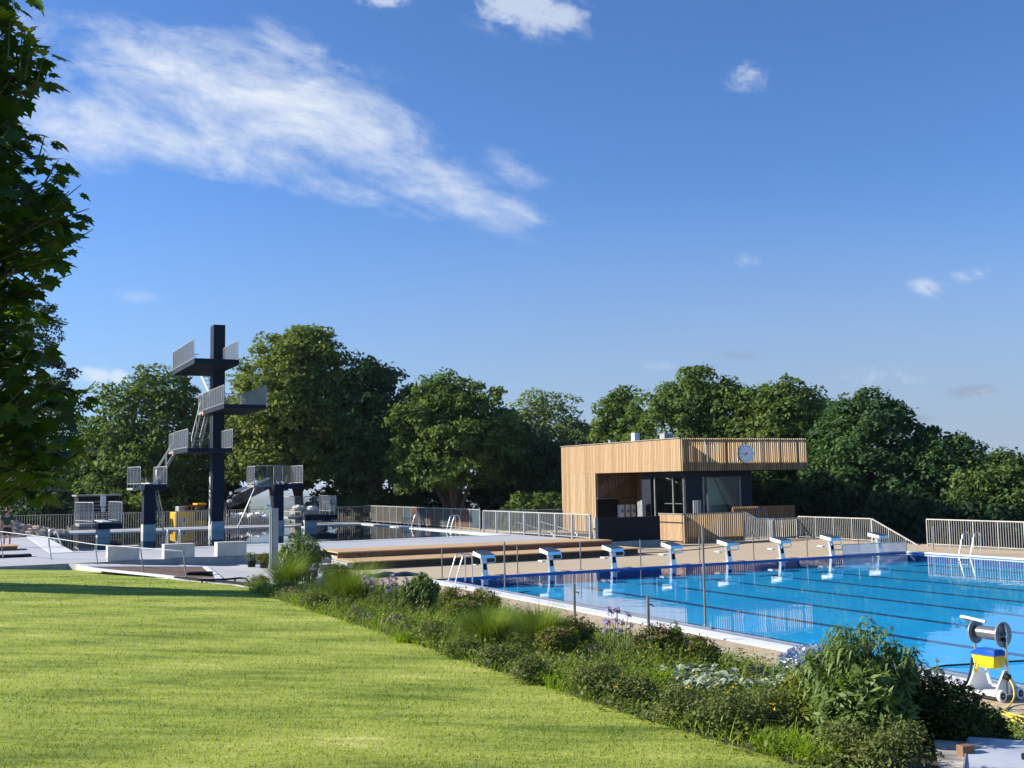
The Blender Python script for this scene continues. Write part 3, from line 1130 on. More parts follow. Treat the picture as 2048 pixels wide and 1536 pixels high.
# handrails of the steps down beside the terrace
hr = thing('stair_handrail', 'pair of bright sloping handrails beside the light terrace railing', 'handrail', L2W(11.4, 13.5, 0), ANG)
for dx in (0, 1.3):
    MB().tube([(dx, 4.2, 0.95), (dx, 3.9, 1.02), (dx, 0.4, .62), (dx, 0.1, 0.5), (dx, 0.1, 0)], 0.025, 8).build('rail', M_steel, hr)
    MB().bar((dx, 3.6, 0), (dx, 3.6, 1), 0.04, 0.04).build('post', M_steel, hr)
RF = 23.9
RIGHTH = 1.08
rail_fence('railing_fence', 'warm grey bar railing along the right side of the pool below the dark trees', 'fence', (RF - .2, 2.1), (RF - .2, -30), 1.16, 1.25, M_rail, z0=0.0, pitch=0.125)
rail_fence('railing_fence', 'warm grey bar railing behind the starting blocks beside the slatted wall', 'fence', (RF, 10.6), (RF, 5.6), 1.1, 1.25, M_rail, pitch=0.125)
rail_fence('railing_fence', 'sloping bar railing descending into the gap before the right hand pool railing', 'fence', (RF, 5.55), (RF, 2.5), 1.1, 1.0, M_rail, z1=-1.25, pitch=0.125)
rail_fence('railing_fence', 'short bar railing with an upturned handrail end beside the slatted gate', 'fence', (22.0, 10.7), (RF - .05, 10.7), 1.02, 1.0, M_rail, pitch=0.125)


# ================================================================== WOODEN BENCH STEPS, CONCRETE BLOCKS
def lw(o):
    return pframe(o)


ws = thing('wooden_steps', 'two long larch lounging steps between the grey terrace and the beige deck', 'steps', PC, ANG)
WXL, WXR = -1.25, 10.95
def boards(mb, x0, x1, y0, y1, z0, z1, pitch=0.145):
    n = round((y1 - y0) / pitch)
    for i in range(n):
        a_ = y0 + (y1 - y0) * i / n
        mb.box(x0, x1, a_ + .004, a_ + (y1 - y0) / n - .004, z0, z1)
b = MB(); boards(b, WXL, WXR, 7.55, 9.7, ZT - 0.02, ZT + 0.025); b.build('upper_tread', M_deckwood, ws)
b = MB(); boards(b, WXL - .1, WXR + .1, 5.3, 7.5, 0.25, 0.29); b.build('lower_tread', M_deckwood, ws)
M_brown = mat('red_brown_board', (0.22, 0.085, 0.035), 0.6, var=0.15, scale=2, stretch=(0.4, 6, 6))
MB().box(WXL, WXR, 7.56, 7.62, 0.292, ZT - 0.022).build('upper_riser', M_brown, ws)
MB().box(WXL + .3, WXR - .1, 7.62, 9.6, 0.02, ZT - 0.03).build('base', M_concd, ws)
MB().box(WXL + .1, WXR, 5.55, 5.62, 0.02, 0.248).build('lower_riser', mat('dark_riser', (0.09, 0.06, 0.045), 0.7, var=0.2), ws)
MB().box(WXL + .2, WXR - .1, 5.62, 7.5, 0.02, 0.246).build('lower_base', M_concd, ws)
MB().box(WXL - 0.35, WXL - 0.12, 5.35, 7.6, 0.0, 0.27).build('end_block', M_conc, ws, 0.01)
cs = thing('concrete_steps', 'three pale concrete steps between the leafy shrub and the larch steps', 'steps', L2W(-2.35, 6.4), ANG)
for k in range(3):
    MB().box(-0.75, 0.75, 0.95 * k, 3.18, 0.165 * k, 0.165 * (k + 1)).build('step', M_conc, cs, 0.008)
M_bench = mat('cast_concrete_bench', (0.56, 0.53, 0.45), 0.8, var=0.08, scale=2, bump=0.2, bscale=40)
first = None
for i, (ul, ur, vt, vb, lb) in enumerate(((212, 270, 1095, 1124, 'solid grey concrete block seat farthest from the outdoor shower'), (323, 380, 1090, 1118, 'solid grey concrete block seat in the middle of the three on the terrace edge'),
                                          (428, 485, 1086, 1113, 'solid grey concrete block seat nearest to the potted plants'))):
    a_, c_ = UL(ul + 5, vb, ZT), UL(ur, vb - 2, ZT)
    t_ = thing('concrete_block', lb, 'bench', L2W(a_.x, 8.42, ZT), ANG, 'concrete block seats on the terrace edge')
    MB().box(0, 1.08, 0, 0.55, 0.0, 0.52).build('seat_block', M_bench, t_, 0.012)
    MB().box(0.04, 1.04, 0.04, 0.51, -0.012, 0.004).build('plinth', M_concd, t_)

# ================================================================== BLACK BOARD, SLATTED WALL, GATE
bd = thing('display_board', 'wide blank black board standing before the wooden pavilion', 'board', L2W(11.95, 10.45, 0), ANG)
BL = along(11.95, 10.45, 0.8, 1, 0, 1319)
MB().box(0, BL, -0.06, 0.06, 0.27, 1.37).build('board', mat('matt_black_board', (0.012, 0.014, 0.018), 0.65, var=0.1, scale=1, spec=0.15), bd, 0.006)
MB().box(-0.1, BL - .02, -0.14, 0.3, 0.0, 0.268).build('plinth', M_concd, bd, 0.006)
MB().box(-0.16, -0.005, -0.1, 0.1, 0.0, 1.4).build('post', M_galv, bd)


def slats(mb, p0, p1, z0, z1, pitch, w_, dpt, rng, jit=0.0):
    A, B = Vector((p0[0], p0[1], 0)), Vector((p1[0], p1[1], 0))
    L = (B - A).length
    d = (B - A) / L
    nrm = Vector((d.y, -d.x, 0))
    n = round(L / pitch)
    for i in range(n):
        c_ = A + d * (L * (i + 0.5) / n)
        h = rng.uniform(-jit, jit)
        q = [c_ + d * (-w_ / 2), c_ + d * (w_ / 2), c_ + d * (w_ / 2) + nrm * dpt, c_ + d * (-w_ / 2) + nrm * dpt]
        vs = [(p.x, p.y, z0) for p in q] + [(p.x, p.y, z1 + h) for p in q]
        mb.add(vs, [(3, 2, 1, 0), (4, 5, 6, 7), (0, 1, 5, 4), (1, 2, 6, 5), (2, 3, 7, 6), (3, 0, 4, 7)])


rs = random.Random(21)
sw = thing('slatted_wall', 'low larch slat wall screening the steps in front of the pavilion', 'wall', PC, ANG)
SX, SY = 16.75, 10.55
b = MB(); slats(b, (SX, SY + 2.0), (SX, SY), 0.02, 1.4, 0.1, 0.055, -0.07, rs)
b.build('sunny_slats', M_wood, sw)
MB().box(SX + .005, SX + .02, SY + 0.02, SY + 2.0, 0.03, 1.36).build('backing', M_woodin, sw)
b = MB(); slats(b, (SX, SY), (SX + 3.6, SY), 0.02, 1.4, 0.125, 0.06, 0.08, rs)
b.build('shaded_slats', M_wood, sw)
b = MB(); slats(b, (SX + .1, SY + 1.9), (SX + 3.6, SY + 1.9), 0.02, 1.0, 0.125, 0.06, 0.06, rs)
b.build('inner_slats', M_wood, sw)
MB().box(SX - .04, SX + .03, SY - .05, SY + 2.0, 1.402, 1.43).build('coping', M_galv, sw)
MB().bar((SX, SY - .02, 1.415), (SX + 3.62, SY - .02, 1.415), 0.07, 0.03).build('coping', M_galv, sw)
for z_ in (0.1, 1.0):
    MB().bar((SX - .015, SY + .02, z_), (SX - .015, SY + 2, z_), 0.03, 0.05).build('rail', M_black, sw)
MB().box(SX + .2, SX + 3.5, SY + .05, SY + .06, 0.03, .32).build('backing', M_woodin, sw)
hb = thing('stair_railing', 'short bar railing stepping down at the end of the larch slat wall', 'railing', L2W(SX + 3.62, SY, 0), ANG)
MB().tube([(0, 0, 1.41), (.15, 0, 1.41), (.85, 0, 1.08), (1.9, 0, 1.04)], 0.028, 8).build('handrail', M_steel, hb)
b = MB()
for k in range(17):
    x = .05 + k * .11
    b.box(x - .007, x + .007, -.015, .015, .06, 1.38 - max(0, min(.31, (x - .2) * .48)))
b.build('bars', M_galv, hb)
for x in (0.02, 0.85, 1.9):
    MB().box(x - .02, x + .02, -.025, .025, 0, 1.02).build('post', M_galv, hb)
MB().tube([(.1, -.25, 0.42), (.75, -.25, 0.08)], 0.035, 8).build('ramp_tube', M_white, hb)
g_ = thing('slatted_gate', 'shaded larch slat fence closing off the ground right of the pavilion', 'fence', L2W(21.3, 12.6), ANG)
b = MB(); slats(b, (0, 0), (4.1, 0), 0.02, 1.62, 0.12, 0.065, 0.05, rs)
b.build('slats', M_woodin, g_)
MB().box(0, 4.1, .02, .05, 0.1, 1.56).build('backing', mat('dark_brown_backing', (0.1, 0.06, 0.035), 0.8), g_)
for x in (1.5, 1.6):
    MB().tube([(x, -.08, 0.05), (x, -.08, 1.45), (x + .2, -.08, 1.62), (x + .55, -.08, 1.2), (x + 1.0, -.08, 0.35)], 0.022, 6).build('handrail', M_galv, g_)

# ================================================================== THE PAVILION
KY = 14.5
KX = along(10, KY, 3.5, 1, 0, 1362) + 10
pv = thing('pavilion', 'flat roofed pavilion clad in upright larch slats with a clock on its front', 'building', L2W(KX, KY, 0), ANG)
K = L2W(KX, KY)
ztop = D(1362, 876, K.y).z
zsof = D(1362, 942, K.y).z
LL = along(KX, KY, ztop, 0, 1, 1122)                       # length of the sunny side
RR = along(KX, KY, ztop, 1, 0, 1612)                       # length of the clock side
zroof = zsof + 0.46
rs = random.Random(3)
YO = along(KX, KY, 2.5, 0, 1, 1191)                        # where the opening under the upper storey begins
# upper volume
MB().box(0.07, RR - 0.04, 0.12, LL - .02, zsof + .02, zroof).build('roof', mat('dark_roof_slab', (0.02, 0.022, 0.026), 0.7), pv)
b = MB(); slats(b, (0, LL), (0, 0.0), zsof, ztop, 0.15, 0.078, -0.06, rs)
b.build('sunny_slats', M_wood, pv)
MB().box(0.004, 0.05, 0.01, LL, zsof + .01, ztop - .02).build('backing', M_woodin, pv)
b = MB(); slats(b, (0, 0.0), (RR, 0.0), zsof, ztop, 0.14, 0.05, 0.085, rs)
b.build('front_slats', M_wood, pv)
MB().box(0.06, RR, 0.02, 0.05, zsof + .01, zroof - 0.02).build('fascia', mat('dark_brown_fascia', (.03, .02, .015), .8), pv)
fr = MB()
fr.box(0.0, RR, 0.02, 0.07, ztop - 0.13, ztop - 0.02)
for k in range(7):
    x = RR * (k + .35) / 7
    fr.box(x - .03, x + .03, 0.02, 0.09, zroof, ztop - 0.13)
fr.build('parapet_frame', M_pale, pv)
MB().bar((-.03, 0, ztop + .012), (-.03, LL, ztop + .012), 0.09, 0.025).build('coping', M_pale, pv)
b = MB(); slats(b, (RR, LL - .5), (RR, 0.1), zsof, ztop, 0.134, 0.06, 0.09, rs)
b.build('far_slats', M_wood, pv)
MB().box(0.2, RR - .2, .2, LL - .2, zsof - .03, zsof + .015).build('soffit', M_black, pv)
# solid wing at the far left
b = MB(); slats(b, (0, LL), (0, YO), 0.05, zsof, 0.15, 0.118, -0.06, rs)
b.build('wing_slats', M_wood, pv)
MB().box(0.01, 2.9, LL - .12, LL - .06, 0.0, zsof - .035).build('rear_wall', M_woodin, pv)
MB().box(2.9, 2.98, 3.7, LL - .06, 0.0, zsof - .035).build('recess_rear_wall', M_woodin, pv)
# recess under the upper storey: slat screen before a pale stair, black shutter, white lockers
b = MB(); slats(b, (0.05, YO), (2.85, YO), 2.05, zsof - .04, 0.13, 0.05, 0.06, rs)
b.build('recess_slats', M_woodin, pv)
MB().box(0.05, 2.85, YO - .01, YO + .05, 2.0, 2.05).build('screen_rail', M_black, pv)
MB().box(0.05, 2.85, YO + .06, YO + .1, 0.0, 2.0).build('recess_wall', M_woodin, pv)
ps = MB()
for k in range(9):                                         # pale stair flight seen through the slats
    x_ = .35 + k * .25
    ps.box(x_, x_ + .25, YO + .45, YO + 1.6, 1.95 + k * 0.15, 2.3 + k * .15)
ps.build('stair', M_white, pv)
def xr(u, dy=-.1):
    return along(KX, KY + YO + dy, 1.5, 1, 0, u)
MB().box(xr(1195), xr(1237), YO - .12, YO - .06, 0.7, 1.98).build('shutter', M_black, pv)
MB().box(xr(1194), xr(1238), YO - .14, YO - .05, 1.982, 2.03).build('shutter_frame', M_galv, pv)
for k in range(3):
    x_ = xr(1241 + k * 11.5, -.45)
    o = MB().box(x_, x_ + .26, YO - .45, YO - .1, 0.55, 1.62).build('locker', M_white, pv, 0.02)
    MB().box(x_ + .05, x_ + .21, YO - .456, YO - .452, 1.15, 1.35).build('sign', mat('blue_print', (0.2, 0.25, 0.5), 0.5), o)
# glazed room
gx0 = 0.75
gy0 = 0.7
gxe = along(KX + gx0, KY + gy0, 2, 1, 0, 1505)
gye = along(KX + gx0, KY, 2, 0, 1, 1284)
M_frame = mat('black_navy_frame', (0.008, 0.012, 0.022), 0.5, var=0.05, spec=0.2)
def pillar(x0_, x1_, y0__, y1__):
    MB().box(x0_, x1_, y0__, y1__, 0.0, zsof - .034).build('pillar', M_frame, pv, 0.008)
wA = along(KX + gx0, KY + gy0, 2, 1, 0, 1405)
wB = along(KX + gx0, KY + gy0, 2, 1, 0, 1484)
pillar(gx0, gx0 + wA, gy0, gy0 + .2)
pillar(gx0 + wB, gx0 + gxe, gy0, gy0 + .3)
yA = along(KX + gx0, KY, 2, 0, 1, 1302)
pillar(gx0, gx0 + .25, yA, gye)
MB().box(gx0 + wA, gx0 + wB, gy0 + .02, gy0 + .14, zsof - .32, zsof - .036).build('lintel', M_frame, pv)
MB().box(gx0 + .02, gx0 + .14, gy0 + .2, yA, zsof - .32, zsof - .036).build('lintel', M_frame, pv)
M_glass = glassmat('dark_window_glass', (0.74, 0.80, 0.78), 1.5)
M_mull = mat('grey_window_frame', (0.20, 0.22, 0.21), 0.4, metal=0.3)
for i, (x0_, x1_, y0__, y1__) in enumerate(((gx0 + wA, gx0 + wB, gy0 + .08, gy0 + .09), (gx0 + .08, gx0 + .09, gy0 + .2, yA))):
    fm = MB()
    if i == 0:
        for x in (x0_ + .1, x0_ + .42, x1_ - .08):
            fm.box(x - .05, x + .05, gy0 + .03, gy0 + .13, 0.05, zsof - .325)
        fm.box(x0_, x1_, gy0 + .04, gy0 + .12, 0.0, 0.048)
    else:
        L_ = y1__ - y0__
        for y in (y0__ + .05, y0__ + L_ * .33, y0__ + L_ * .9):
            fm.box(gx0 + .03, gx0 + .13, y - .04, y + .04, 0.05, zsof - .325)
        fm.box(gx0 + .04, gx0 + .12, y0__, y1__, 0.0, 0.048)
    wo_ = fm.build('window', M_mull, pv)
    MB().box(x0_, x1_, y0__, y1__, 0.05, zsof - .325).build('pane', M_glass, wo_)
# what shows through the glass: floor, rear wall, a slanting pale panel with a dark joint and a counter
MB().box(gx0 + .2, gx0 + gxe - .1, gy0 + 3.6, gy0 + 3.75, 0.0, zsof - .035).build('rear_wall', mat('brown_inner_wall', (0.09, 0.075, 0.06), 0.8, var=0.3, scale=1), pv)
MB().box(gx0 + gxe - .3, gx0 + gxe - .2, gy0 + .3, gy0 + 3.6, 0.0, zsof - .035).build('side_wall', M_frame, pv)
xs0, xs1 = gx0 + wA + 1.45, gx0 + wB + .35
st_ = MB()
st_.extr([(xs0, 0.9), (xs1 + .25, 0.9), (xs1 + .25, 1.35), (xs0 + .75, zsof - .4), (xs0, zsof - .4)], gy0 + 1.3, gy0 + 1.5)
st_.build('slanting_panel', mat('pale_green_grey_panel', (0.62, 0.72, 0.68), 0.6, var=0.15, scale=1), pv)
st_ = MB()
st_.extr([(xs1 - .05, 0.9), (xs1 + .03, 0.9), (xs0 + .38, zsof - .4), (xs0 + .3, zsof - .4)], gy0 + 1.28, gy0 + 1.296)
st_.build('panel_joint', M_black, pv)
MB().box(gx0 + .6, gx0 + 1.0, gy0 + .9, yA - .5, 0.0, 1.05).build('counter', M_black, pv)
MB().tube([(gx0 + .5, gy0 + .9, 1.75), (gx0 + .5, yA - .6, 1.75)], 0.03, 6).build('counter_rail', M_pale, pv)
for yk in (yA + .3, ):
    b = MB()
    for k in range(4):
        b.box(gx0 - .4, gx0 - .34, yk + k * .13, yk + k * .13 + .09, 0.4, 1.95 - .03 * k)
    b.build('bollard_fins', M_galv, pv)
b = MB()
for k in range(4):
    b.box(gx0 + .2 + k * .13, gx0 + .29 + k * .13, gy0 - .4, gy0 - .34, 0.4, 1.95)
b.build('bollard_fins', M_galv, pv)
# roof fittings
def roofbit(u, v, x, name, make):
    y = along(KX + x, KY, ztop, 0, 1, u)
    make(x, y, zz(u, v, KX + x, KY + y))
roofbit(1222, 880, 1.4, 'vent', lambda x, y, z: MB().cyl((x, y, zroof), (x, y, z), 0.16, 16).build('roof_vent', M_galv, pv))
roofbit(1271, 866, 1.6, 'box', lambda x, y, z: MB().box(x - .18, x + .18, y - .18, y + .18, zroof, z).build('roof_cowl', M_white, pv, 0.01))
roofbit(1333, 867, 2.2, 'unit', lambda x, y, z: MB().box(x - .3, x + .3, y - .25, y + .25, zroof, z).build('roof_unit', M_galv, pv, 0.01))
# clock
cxk = along(KX, KY - .15, 4.3, 1, 0, 1491)
zck = zz(1491, 907, KX + cxk, KY - .15)
ck = thing('clock', 'round white wall clock with black hands on the larch slats', 'clock', L2W(KX + cxk, KY - .09, zck), ANG)
RC = 0.5
MB().cyl((0, 0.0, 0), (0, -0.16, 0), RC, 40).build('case', M_steel, ck, 0.01)
MB().cyl((0, -0.161, 0), (0, -0.166, 0), RC - .035, 40).build('face', mat('clock_white', (0.88, 0.88, 0.88), 0.4, var=0.02), ck)
M_blk = mat('clock_black', (0.01, 0.01, 0.01), 0.5)
b = MB()
for k in range(12):
    a_ = math.radians(30 * k)
    r0_, r1_ = RC - .13, RC - .055
    wd = .035
    s_, c_ = math.sin(a_), math.cos(a_)
    q = [(s_ * r + c_ * o, c_ * r - s_ * o) for r, o in ((r0_, -wd / 2), (r0_, wd / 2), (r1_, wd / 2), (r1_, -wd / 2))]
    b.extr(q, -0.171, -0.1665)
b.build('hour_marks', M_blk, ck)
def hand(deg, ln, wd, y, name):
    a_ = math.radians(deg)
    s_, c_ = math.sin(a_), math.cos(a_)
    q = [(s_ * r + c_ * o, c_ * r - s_ * o) for r, o in ((-.07, -wd / 2), (-.07, wd / 2), (ln, wd / 3), (ln, -wd / 3))]
    MB().extr(q, y - .004, y).build(name, M_blk, ck)
hand(268, 0.30, 0.03, -0.173, 'minute_hand')
hand(234, 0.2, 0.042, -0.179, 'hour_hand')
# ================================================================== STARTING BLOCKS
ORD = ['leftmost', 'second', 'third', 'fourth', 'fifth', 'sixth', 'seventh', 'rightmost']
M_plate = mat('blue_grey_block_top', (0.05, 0.075, 0.11), 0.95, var=0.1, bump=0.3, bscale=90, spec=0.08)
M_blk_white = mat('white_block_shell', (0.74, 0.77, 0.80), 0.4, var=0.03)


def make_block():
    t_ = thing('starting_block', '', 'starting block', (0, 0, 0), ANG, 'starting blocks along the near end of the swimming pool')
    b = MB()
    for x in (-0.09, 0.09):
        b.extr([(0.0, 0.0), (0.035, 0.0), (0.035, 0.60), (0.0, 0.60)], 0, 0)
    b = MB()
    vs = [(-.1, .05, 0), (.1, .05, 0), (.1, .19, 0), (-.1, .19, 0), (-.09, .16, .62), (.09, .16, .62), (.09, .30, .62), (-.09, .30, .62)]
    b.add(vs, [(3, 2, 1, 0), (4, 5, 6, 7), (0, 1, 5, 4), (1, 2, 6, 5), (2, 3, 7, 6), (3, 0, 4, 7)])
    b.build('pedestal', M_steel, t_, 0.012)
    b = MB()
    b.add([(-.06, .072, .2), (.06, .072, .2), (.055, .114, .40), (-.055, .114, .40)], [(0, 1, 2, 3)])
    b.add([(-.06, .066, .2), (.06, .066, .2), (.055, .106, .40), (-.055, .106, .40)], [(0, 1, 2, 3)])
    b.build('number_plate', M_black, t_)
    MB().box(-.16, .16, .0, .26, 0.0, 0.02).build('base_plate', M_steel, t_, 0.004)
    b = MB()
    b.extr([(-.26, 0), (.26, 0), (.26, .01), (-.26, .01)], 0, 0)
    b = MB()
    # shell: slopes down towards the water (-y)
    vs = [(-.26, -.12, .585), (.26, -.12, .585), (.26, .50, .66), (-.26, .50, .66), (-.26, -.12, .70), (.26, -.12, .70), (.26, .50, .80), (-.26, .50, .80)]
    b.add(vs, [(3, 2, 1, 0), (4, 5, 6, 7), (0, 1, 5, 4), (1, 2, 6, 5), (2, 3, 7, 6), (3, 0, 4, 7)])
    b.build('platform', M_blk_white, t_, 0.012)
    b = MB()
    vs = [(-.25, -.115, .702), (.25, -.115, .702), (.25, .495, .801), (-.25, .495, .801), (-.25, -.115, .712), (.25, -.115, .712), (.25, .495, .811), (-.25, .495, .811)]
    b.add(vs, [(3, 2, 1, 0), (4, 5, 6, 7), (0, 1, 5, 4), (1, 2, 6, 5), (2, 3, 7, 6), (3, 0, 4, 7)])
    b.build('non_slip_top', M_plate, t_)
    b = MB()
    b.tube([(.05, .1, .43), (.24, .0, .43), (.29, -.05, .45), (.30, -.07, .5), (.29, -.06, .6)], 0.017, 8)
    b.tube([(-.05, .1, .43), (-.1, .02, .43), (.24, .0, .43)], 0.015, 8)
    b.build('hand_grip', M_steel, t_)
    MB().box(-.16, .16, .52, .80, .33, .37).build('rear_step', M_blk_white, t_, 0.008)
    MB().bar((0, .24, .36), (0, .6, .32), .1, .03).build('step_bracket', M_galv, t_)
    return t_


proto = make_block()
for i in range(8):
    loc = L2W(1.43 + 2.5 * i, 0.0, 0.0)
    lb = ('%s of the eight white starting blocks, ' % ORD[i]) + ['beside the steel pool ladder', 'before the larch steps', 'before the black board', 'before the corner of the slatted wall',
                                                                                  'before the shaded slatted wall', 'before the slatted gate', 'before the bar railing', 'behind the clear splash screen'][i]
    if i == 0:
        proto.location = loc
        proto['label'] = lb
    else:
        dup(proto, loc, label=lb)
# clear splash screen at the last block
sp = thing('splash_screen', 'low clear framed screen standing at the pool edge before the rightmost block', 'screen', L2W(16.7, -0.14, 0), ANG)
fm = MB()
fm.bar((0, 0, .02), (0, 0, .42), .03, .03); fm.bar((3.4, 0, .02), (3.4, 0, .42), .03, .03)
fm.bar((0, 0, .42), (3.4, 0, .42), .03, .03); fm.bar((0, 0, .03), (3.4, 0, .03), .03, .03)
fm.build('frame', M_pale, sp)
gm_ = bpy.data.materials.new('clear_milky_acrylic'); gm_.use_nodes = True
t = NT(gm_.node_tree)
bs = t.n['Principled BSDF']; bs.inputs['Base Color'].default_value = (.75, .78, .8, 1); bs.inputs['Roughness'].default_value = .2
tr = t.new('ShaderNodeBsdfTransparent'); mx = t.new('ShaderNodeMixShader'); mx.inputs[0].default_value = .4
t.l.new(tr.outputs[0], mx.inputs[1]); t.l.new(bs.outputs[0], mx.inputs[2]); t.l.new(mx.outputs[0], t.n['Material Output'].inputs[0])
MB().box(.016, 3.384, -.005, .005, .046, .404).build('pane', gm_, sp)
MB().box(-.5, -.03, -.02, .02, .22, .26).build('bracket', M_galv, sp)

# ================================================================== POSTS AND ROPE
PCOL = mat('weathered_post_steel', (0.24, 0.22, 0.20), 0.45, metal=0.5, var=0.1)
posts = [(x, 0.42, 0.93) for x in (0.05, 2.75, 5.45, 8.15, 10.75, 13.3, 15.85, 18.35)]
TAG = ['beside the pool ladder', 'between the first two starting blocks', 'beside the second starting block', 'beside the third starting block', 'beside the fourth starting block', 'beside the fifth starting block',
       'beside the sixth starting block', 'beside the last starting block']
pm = MB().tube([(0, 0, 0), (0, 0, 0.93)], 0.022, 8)
pm.tube([(0, 0, .93), (0, 0, .945)], 0.026, 8)
pcap = None
ptop_ = []
for i, u in enumerate((884, 1035, 1161, 1281, 1399, 1507, 1614, 1717)):
    x = along(-1, 0.38, 0.4, 1, 0, u) - 1
    ptop_.append(x)
    t_ = thing('rope_post', 'thin steel rope post at the pool end ' + TAG[i], 'post', L2W(x, 0.38, 0), ANG, 'thin steel rope posts behind the pool end')
    if pcap is None:
        pcap = pm.build('shaft', PCOL, t_)
        pbase = MB().cyl((0, 0, 0), (0, 0, .012), .06, 12).build('foot', PCOL, t_)
    else:
        for s_ in (pcap, pbase):
            o = s_.copy(); COL.objects.link(o); o.parent = t_
ux = along(10, 1.0, .9, 1, 0, 1839) + 10
t_ = thing('rope_post', 'thin steel post at the far pool corner before the right hand railing', 'post', L2W(ux, 0.3, 0), ANG, 'thin steel rope posts behind the pool end')
for s_ in (pcap, pbase):
    o = s_.copy(); COL.objects.link(o); o.parent = t_
rope = MB()
pts = [L2W(-3.2, 1.6, 0.36)]
for i, x in enumerate(ptop_[:7]):
    zr = [.40, .43, .45, .46, .50, .66, .86][i]
    p = L2W(x, 0.38, zr)
    q = (pts[-1] + p) / 2
    q.z -= 0.025
    pts += [q, p]
rope.tube(pts, 0.016, 6)
props(rope.build('barrier_rope', M_rubber), 'black rope strung between the thin posts behind the starting blocks', 'rope')
for u, v0, v1, lb in ((1010, 1085, 1178, 'tall steel pole on the white coping near the leftmost starting block'), (1411, 1052, 1252, 'tall steel pole on the white coping above the violet irises')):
    p = U(u, v1, 0.018)
    h = D(u, v0, p.y).z
    t_ = thing('flag_pole', lb, 'pole', p, ANG, 'tall steel poles on the pool coping')
    MB().tube([(0, 0, 0), (0, 0, h)], 0.024, 10).build('shaft', PCOL, t_)
    MB().cyl((0, 0, 0), (0, 0, .03), .05, 12).build('socket', M_steel, t_)
for u, v0, lb in ((1150, 1168, 'short steel post with a black hook rising from the long ornamental grass'), (1298, 1191, 'short steel post with a black hook beside the violet irises')):
    for k in range(400):                                   # where the column of the photo crosses the paving beside the bed
        p = U(u, 1200 + k * .3, 0)
        if -W2L(p).x > 2.2:
            break
    h = D(u, v0, p.y).z
    t_ = thing('hook_post', lb, 'post', p, ANG, 'short posts with hooks beside the bed')
    MB().tube([(0, 0, 0), (0, 0, h)], 0.03, 10).build('shaft', PCOL, t_)
    hk = MB(); hk.tube([(.02, 0, h - .17), (.09, -.02, h - .18), (.1, -.02, h - .22)], 0.012, 6)
    hk.build('hook', M_rubber, t_)


# ================================================================== POOL LADDERS
def ladder(label, loc, rot, sc=1.0, grp='steel pool ladders'):
    t_ = thing('pool_ladder', label, 'ladder', loc, rot, grp)
    for x in (-.27, .27):
        pts = [(x, .55, 0)] + [(x, .55, .72)] + [(x, .55 - .17 + .17 * math.cos(a), .72 + .17 * math.sin(a)) for a in (0.5, 1.0, 1.57, 2.1, 2.7)] + [(x, .2, .72), (x, -.02, .05), (x, -.08, -.45)]
        MB().tube([(a * sc, b_ * sc, c_ * sc) for a, b_, c_ in pts], 0.021, 8).build('handrail', M_steel, t_)
    b = MB()
    for z in (-.1, -.35):
        b.box(-.25 * sc, .25 * sc, -.12 * sc, -.03 * sc, z, z + .03)
    b.build('treads', M_steel, t_)
    return t_


# swimming pool: at the start end of the near side, and on the far side
a_ = UL(908, 1160, 0)
ladder('steel ladder loops at the near left corner of the swimming pool', L2W(-.5, -2.2 + .55), ANG - math.pi / 2, 1.0)
ladder('steel ladder loops on the far side of the swimming pool by the railing', L2W(POOL_W + .02, -2.95), ANG - math.pi / 2 + 0, 1.0)
# diving pool
ladder('small steel ladder at the near left corner of the diving pool', L2W(DX0 - .1, DY0 + 5.2, ZT), ANG + math.pi / 2, 0.92, 'steel ladders of the diving pool')
x = along(0, DY0, ZT, -1, 0, 343)
ladder('steel ladder of the diving pool behind the middle concrete block', L2W(-x, DY0 - .05, ZT), ANG + math.pi, 0.92, 'steel ladders of the diving pool')
ladder('steel ladder of the diving pool nearest the tinted glass panels', L2W(DX1 + .05, 27.5, ZT), ANG - math.pi / 2, 0.95, 'steel ladders of the diving pool')
ladder('steel ladder near the right corner of the diving pool', L2W(DX1 + .05, 21.8, ZT), ANG - math.pi / 2, 0.95, 'steel ladders of the diving pool')

# ================================================================== SHOWER COLUMN, RAIL ON THE LAWN
p = U(541, 1140, 0.2)
sh = thing('shower_column', 'tall bright steel outdoor shower post behind the leafy shrub', 'shower', p, ANG)
hS = D(541, 1012, p.y).z - 0.2
MB().tube([(0, 0, 0), (0, 0, hS - .12), (-.03, -.01, hS - .03), (-.1, -.02, hS), (-.16, -.03, hS - .02)], 0.055, 12).build('column', M_steel, sh)
MB().box(.06, .26, -.03, .03, 0, hS - .08).build('side_plate', M_concd, sh)
MB().cyl((-.16, -.03, hS - .03), (-.16, -.03, hS - .08), .06, 14).build('shower_head', M_steel, sh)

lr = thing('lawn_handrail', 'thin sloping steel handrail on posts along the lower edge of the lawn', 'handrail', lawnU(97, 1134))
o0 = lr.location.copy()
pp = []
for u, vt, vb in ((0, 1063, 1130), (97, 1075, 1134), (190, 1089, 1142), (281, 1096, 1152), (366, 1102, 1161)):
    q = lawnU(u, vb) + Vector((.05, .3, -.1))
    top = D(u, vt, q.y)
    pp.append((q - o0, top - o0))
MB().tube([(lawnU(-160, 1113) + Vector((0, .3, 0.95))) - o0] + [t_ for _, t_ in pp] + [pp[-1][1] + Vector((.05, 0, -.1))], 0.018, 8).build('rail', M_galv, lr)
for q, t_ in pp:
    MB().tube([q - Vector((0, 0, .15)), t_], 0.02, 8).build('post', M_galv, lr)
